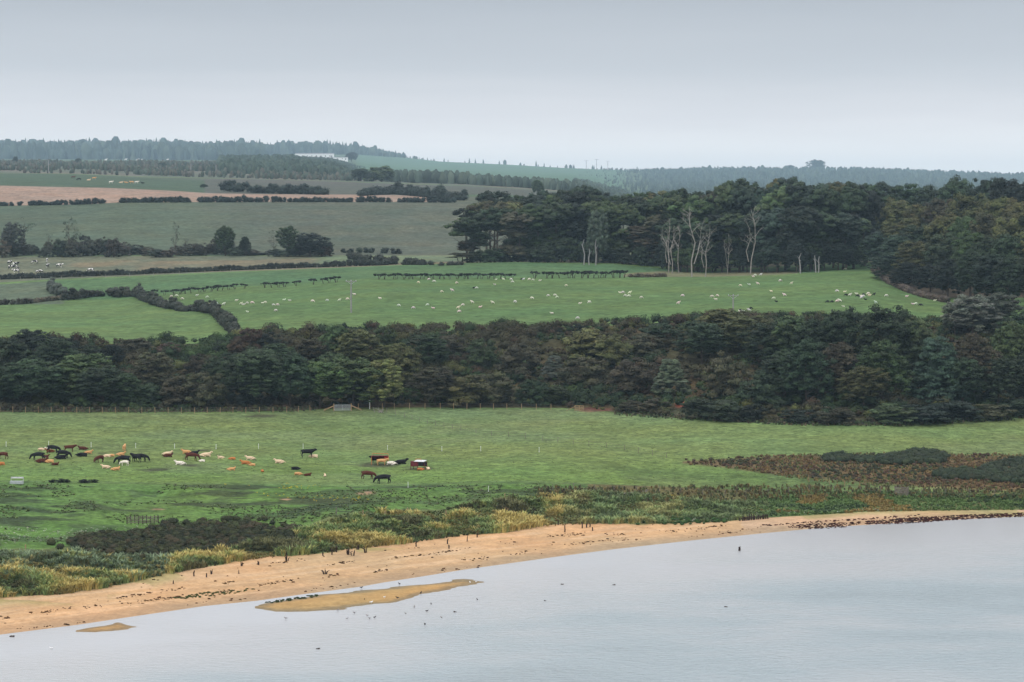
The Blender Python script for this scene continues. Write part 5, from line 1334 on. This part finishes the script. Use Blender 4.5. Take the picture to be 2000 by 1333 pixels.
for px, y in ((12, 873), (95, 872), (178, 874), (265, 876), (341, 877), (422, 878), (505, 877), (592, 877), (757, 880), (863, 882), (939, 882), (1053, 884), (797, 945 + 8), (954, 961)):
    p = hit(px, y); mb = MB(); mb.box((0, 0, .42), (.05, .05, .95)); mb.box((0, 0, .82), (.09, .06, .06)); mb.box((0, 0, .12), (.16, .05, .03))
    o = mb.build('fence_stake', M['white'], None, tuple(p)); tag(o, '', 'fence stake', 'white electric fence stakes across the pasture'); sk.append((o, px, 'white plastic fence stake'))
register(sk, 'in the line behind the cattle')
def gate_panel(px0, px1, y, h, bars, mat, bmat, name, label, cat='gate'):
    a, b = hit(px0, y), hit(px1, y); d = b - a; L = d.length; an = math.atan2(d.y, d.x); root = empty(name, a, an); tag(root, label, cat)
    for x in (0, L):
        mb = MB(); mb.tube([(x, 0, -.3), (x, 0, h + .25)], [.11, .10], 7); mb.build('gate_post', bmat, root)
    fr = MB(); fr.tube([(.14, 0, .12), (.14, 0, h), (L - .14, 0, h), (L - .14, 0, .12), (.14, 0, .12)], .035, 6); fr.build('gate_frame', mat, root)
    mb = MB()
    for k in range(bars): mb.tube([(.14, 0, .12 + (h - .12) * (k + 1) / (bars + 1)), (L - .14, 0, .12 + (h - .12) * (k + 1) / (bars + 1))], .024, 5)
    mb.tube([(L / 2, 0, .12), (L / 2, 0, h)], .024, 5); mb.build('bars', mat, root)
    return root, a, an, L
g_, a, an, L = gate_panel(652, 686, 803, 1.15, 6, M['galv'], M['timber'], 'field_gate', 'silver metal field gate between wooden posts at the foot of the bank')
for s, x0 in ((-1, 0), (1, L)):
    mb = MB(); mb.tube([(x0, -.1, .95), (x0 + s * 2.0, -.1, .05)], .06, 6); mb.build('brace_rail', M['timber'], g_)
    mb = MB(); mb.tube([(x0 + s * .1, -.1, 1.0), (x0 + s * 2.0, -.1, .25)], .05, 6); mb.build('brace_rail', M['timber'], g_)
p = hit(722, 799); mb = MB(); mb.tube([(0, 0, -.2), (0, 0, 1.5)], .1, 6); mb.box((0, -.02, 1.55), (.34, .1, .3)); tag(mb.build('waymark_post', M['white'], None, tuple(p)), 'short white-topped post right of the metal gate', 'post')
p = hit(740, 806); mb = MB()
for k in range(14): mb.tube([(random.uniform(-1, 1), random.uniform(-.3, .3), 0), (random.uniform(-1.2, 1.2), random.uniform(-.3, .3), random.uniform(.3, 1.2))], [.05, .02], 5)
tag(mb.build('brush_pile', M['dead'], None, tuple(p)), 'heap of pale dead branches at the fence corner right of the gate', 'branches')
a, b = hit(1123, 803), hit(1140, 803); d = b - a; L = d.length; root = empty('wooden_hurdle', a, math.atan2(d.y, d.x)); tag(root, 'orange new timber hurdle at the right end of the pasture fence', 'hurdle')
for x in (0, L / 2, L): MB().box((x, 0, .5), (.1, .1, 1.15)).build('post', M['timber'], root)
for k in range(4): MB().box((L / 2, -.08, .2 + .27 * k), (L + .1, .04, .13)).build('rail', M['timber'], root)
mb = MB(); mb.tube([(-1.7, -.05, .05), (0, -.05, .85)], .06, 6); mb.build('brace_rail', M['timber'], root)
# feeders
p = hit(742, 907); root = empty('creep_feeder', p, R(3)); tag(root, 'red calf feeder with orange top rail and dark opening', 'feeder')
W_ = 2.75
MB().box((0, .55, 1.02), (W_, .05, .72)).build('back_panel', M['maroon'], root)
MB().box((0, .35, .72), (W_ - .1, .5, .3)).build('trough', M['opening_shade'], root)
MB().box((0, -.02, 1.36), (W_ + .12, 1.2, .07), Matrix.Rotation(R(-3), 3, 'X')).build('roof', M['maroon'], root)
for s in (-1, 1):
    MB().box((s * W_ / 2, .1, .95), (.06, .95, .78)).build('side_panel', M['red'], root)
    for y in (-.5, .55):
        mb = MB(); mb.tube([(s * (W_ / 2), y, -.05), (s * (W_ / 2), y, 1.36)], .05, 6); mb.build('leg', M['orange'], root)
mb = MB(); mb.tube([(-W_ / 2 + .1, 0, 1.38), (-W_ / 2 + .1, 0, 1.78), (W_ / 2, 0, 1.72), (W_ / 2, 0, 1.38)], .045, 6); mb.build('top_rail', M['orange'], root)
MB().box((W_ / 2 - .35, -.5, 1.18), (.6, .04, .26)).build('door', M['red'], root)
p = hit(818, 917); root = empty('creep_feeder', p, R(-24)); tag(root, 'maroon calf feeder with pale tin lid, set askew on mud', 'feeder')
MB().box((-.55, -.45, .85), (1.35, .05, .75)).build('side_panel', M['maroon'], root)
MB().box((0, .5, .85), (2.4, .05, .75)).build('back_panel', M['maroon'], root)
MB().box((-1.2, 0, .85), (.05, .92, .75)).build('end_panel', M['maroon'], root)
MB().box((.55, 0, .95), (1.25, .85, .5)).build('hopper', M['opening_shade'], root)
MB().box((.25, 0, 1.36), (1.75, 1.15, .05), Matrix.Rotation(R(8), 3, 'X')).build('lid', M['tin'], root)
MB().box((-.9, 0, 1.25), (.75, 1.0, .05)).build('lid', M['maroon'], root)
for x, y in ((-1.2, -.5), (1.2, -.5), (-1.2, .5), (1.2, .5), (0, -.5)):
    mb = MB(); mb.tube([(x, y, -.05), (x, y, 1.1)], .05, 6); mb.build('leg', M['maroon'], root)
mb = MB(); mb.tube([(-.7, .1, 1.25), (-.7, .1, 1.6), (.35, .1, 1.68), (.35, .1, 1.3)], .035, 5); mb.build('top_rail', M['orange'], root)
p = hit(33, 946); root = empty('water_trough', p, 0); tag(root, 'white water trough in the ditch at the left edge', 'trough')
MB().box((0, 0, .25), (2.0, .7, .42)).build('tank', M['galv'], root); MB().box((0, 0, .44), (1.84, .56, .06)).build('basin', M['galv'], root); MB().box((0, .32, .95), (1.95, .06, .22)).build('panel', M['tin'], root)
for s in (-1, 1): MB().box((s * .92, .32, .55), (.06, .06, 1.0)).build('leg', M['galv'], root)
a, b = hit(248, 1024), hit(309, 1024); d = b - a; L = d.length; root = empty('hurdle', a, math.atan2(d.y, d.x)); tag(root, 'grey weathered stake and rail hurdle standing in green turf behind the heather', 'hurdle')
for k, x in enumerate(np.linspace(0, L, 9)): MB().box((x, 0, .5 + .05 * (k % 3)), (.12, .09, 1.15), Matrix.Rotation(random.uniform(-.08, .08), 3, 'Y')).build('post', M['darkwood'], root)
for k in range(4): MB().box((L / 2, -.06, .2 + .24 * k), (L, .03, .08), Matrix.Rotation(random.uniform(-.012, .012), 3, 'Y')).build('rail', M['oldwood'], root)
p = hit(1761, 968); root = empty('cattle_pen', p, R(-20)); tag(root, 'grey slatted wooden crate on the grass near the right shore', 'crate')
for k in range(5): MB().box((0, -.5, .2 + .26 * k), (1.9, .05, .16)).build('slat', M['oldwood'], root)
for k in range(5): MB().box((.97, 0, .2 + .26 * k), (.05, .95, .16)).build('slat', M['oldwood'], root)
for x, y in ((-.95, -.45), (.92, -.45), (.92, .45), (-.95, .45)): MB().box((x, y, .62), (.1, .1, 1.35)).build('post', M['oldwood'], root)
dw = []
for k in range(12):
    mb = MB();     p = hit(1212 + k * 4.5, 966 - k * .6 + random.uniform(-1, 1)); q = p + Vector((random.uniform(.3, .6), random.uniform(-.2, .2), random.uniform(.05, .2))); mb.tube([tuple(p + Vector((0, 0, .08))), tuple(q)], [.1, .05], 5)
    o = mb.build('driftwood', M['dead']); tag(o, '', 'driftwood', 'pale driftwood behind the right dunes'); dw.append((o, k, 'pale driftwood log'))
register(dw, 'in the grass behind the right dunes')
gb = []
for px, y, w_, t_ in ((103, 943, 17, 938), (118, 943, 20, 935), (131, 943, 15, 938), (164, 943, 24, 939), (184, 943, 17, 940)):
    p = hit(px, y); o = tree_at('gorse_bush', 'shrub', px, p.y, t_, w_, BK, cat='shrub', group='small dark bushes at the pasture edge'); gb.append((o, px, 'small blackish round bush'))
register(gb, 'below the cattle at the left')

# ---------------------------------------------------------------- poles, farm
def pole(px, y, top, arm, name, label, wscale=1.0, double=False):
    p = hit(px, y); X, h = top_h(px, top, p.y); root = empty(name, p); tag(root, label, 'utility pole')
    r_ = .15 * wscale; mb = MB(); mb.tube([(0, 0, -.5), (-.02 * h * .2, 0, h * .5), (0, 0, h)], [r_ * 1.1, r_, r_ * .8], 8); mb.build('pole', M['pole'], root)
    if arm:
        MB().box((0, -.12, h - .35), (arm, .12 * wscale, .14 * wscale)).build('crossarm', M['pole'], root)
        for x in (-.45, 0, .45):
            mb = MB(); mb.tube([(x * arm, -.12, h - .3), (x * arm, -.12, h - .02)], [.07 * wscale, .05 * wscale], 6); mb.build('insulator', M['galv'], root)
        for s in (-1, 1):
            mb = MB(); mb.tube([(0, -.1, h - 1.1), (s * arm * .35, -.12, h - .4)], .035 * wscale, 4); mb.build('brace', M['galv'], root)
    return root
pole(686, 611, 547, 2.6, 'utility_pole', 'tall pale utility pole with crossarm in the middle of the sheep field', 1.25)
pole(1432, 612, 575, 2.4, 'utility_pole', 'shorter pale utility pole with crossarm right of the sheep field middle')
fp = []
for px, y, t_ in ((95, 338, 313), (373, 341, 320), (422, 337, 322), (1085, 366, 352), (1145, 333, 314), (1165, 334, 312), (1187, 334, 315)):
    o = pole(px, y, t_, 0 if px < 1100 else 12, 'utility_pole', '', 2.6 if px < 1100 else 4); o['group'] = 'distant utility poles'; fp.append((o, px, 'tiny distant utility pole'))
register(fp, 'on the far hills')
# white farm buildings
def farm(px0, px1, base, top, Y, name, label, roof_h):
    x0 = (px0 - 1000) / F * Y; x1 = (px1 - 1000) / F * Y; k = float(ray(640, base)[1]); z0 = H + k * Y; z1 = H + float(ray(640, top)[1]) * Y; Lx = x1 - x0; hh = z1 - z0
    root = empty(name, ((x0 + x1) / 2, Y, z0)); tag(root, label, 'farm building')
    MB().box((0, 0, hh / 2 - 4), (Lx, 12, hh + 8)).build('wall', M['wall'], root)
    mb = MB(); n = len(mb.v); a = Lx / 2 + .6
    mb.v += [(-a, -6.6, hh), (a, -6.6, hh), (a, 6.6, hh), (-a, 6.6, hh), (-a, 0, hh + roof_h), (a, 0, hh + roof_h)]
    mb.f += [(0, 1, 5, 4), (3, 4, 5, 2), (0, 4, 3), (1, 2, 5), (0, 3, 2, 1)]; rf = mb.build('roof', M['roof'], root)
    for i in range(int(Lx / 9)):
        x = -Lx / 2 + 6 + i * 9
        f_ = MB().box((x, -6.03, hh * .45), (2.2, .1, hh * .4)).build('window', M['wall'], root)
        MB().box((0, 0, 0), (1.8, .16, hh * .3)).build('pane', M['glass'], f_, (x, -6.05, hh * .45))
    MB().box((Lx / 2 - 4, -6.04, hh * .3), (2.0, .12, hh * .6)).build('door', M['glass'], root)
farm(578, 653, 309, 301, 5300, 'farm_building', 'long white farm building with grey roof among trees on the far hill', 1.6)
farm(600, 680, 312.5, 308, 5150, 'farm_shed', 'lower white farm shed in front of the long one on the far hill', .8)
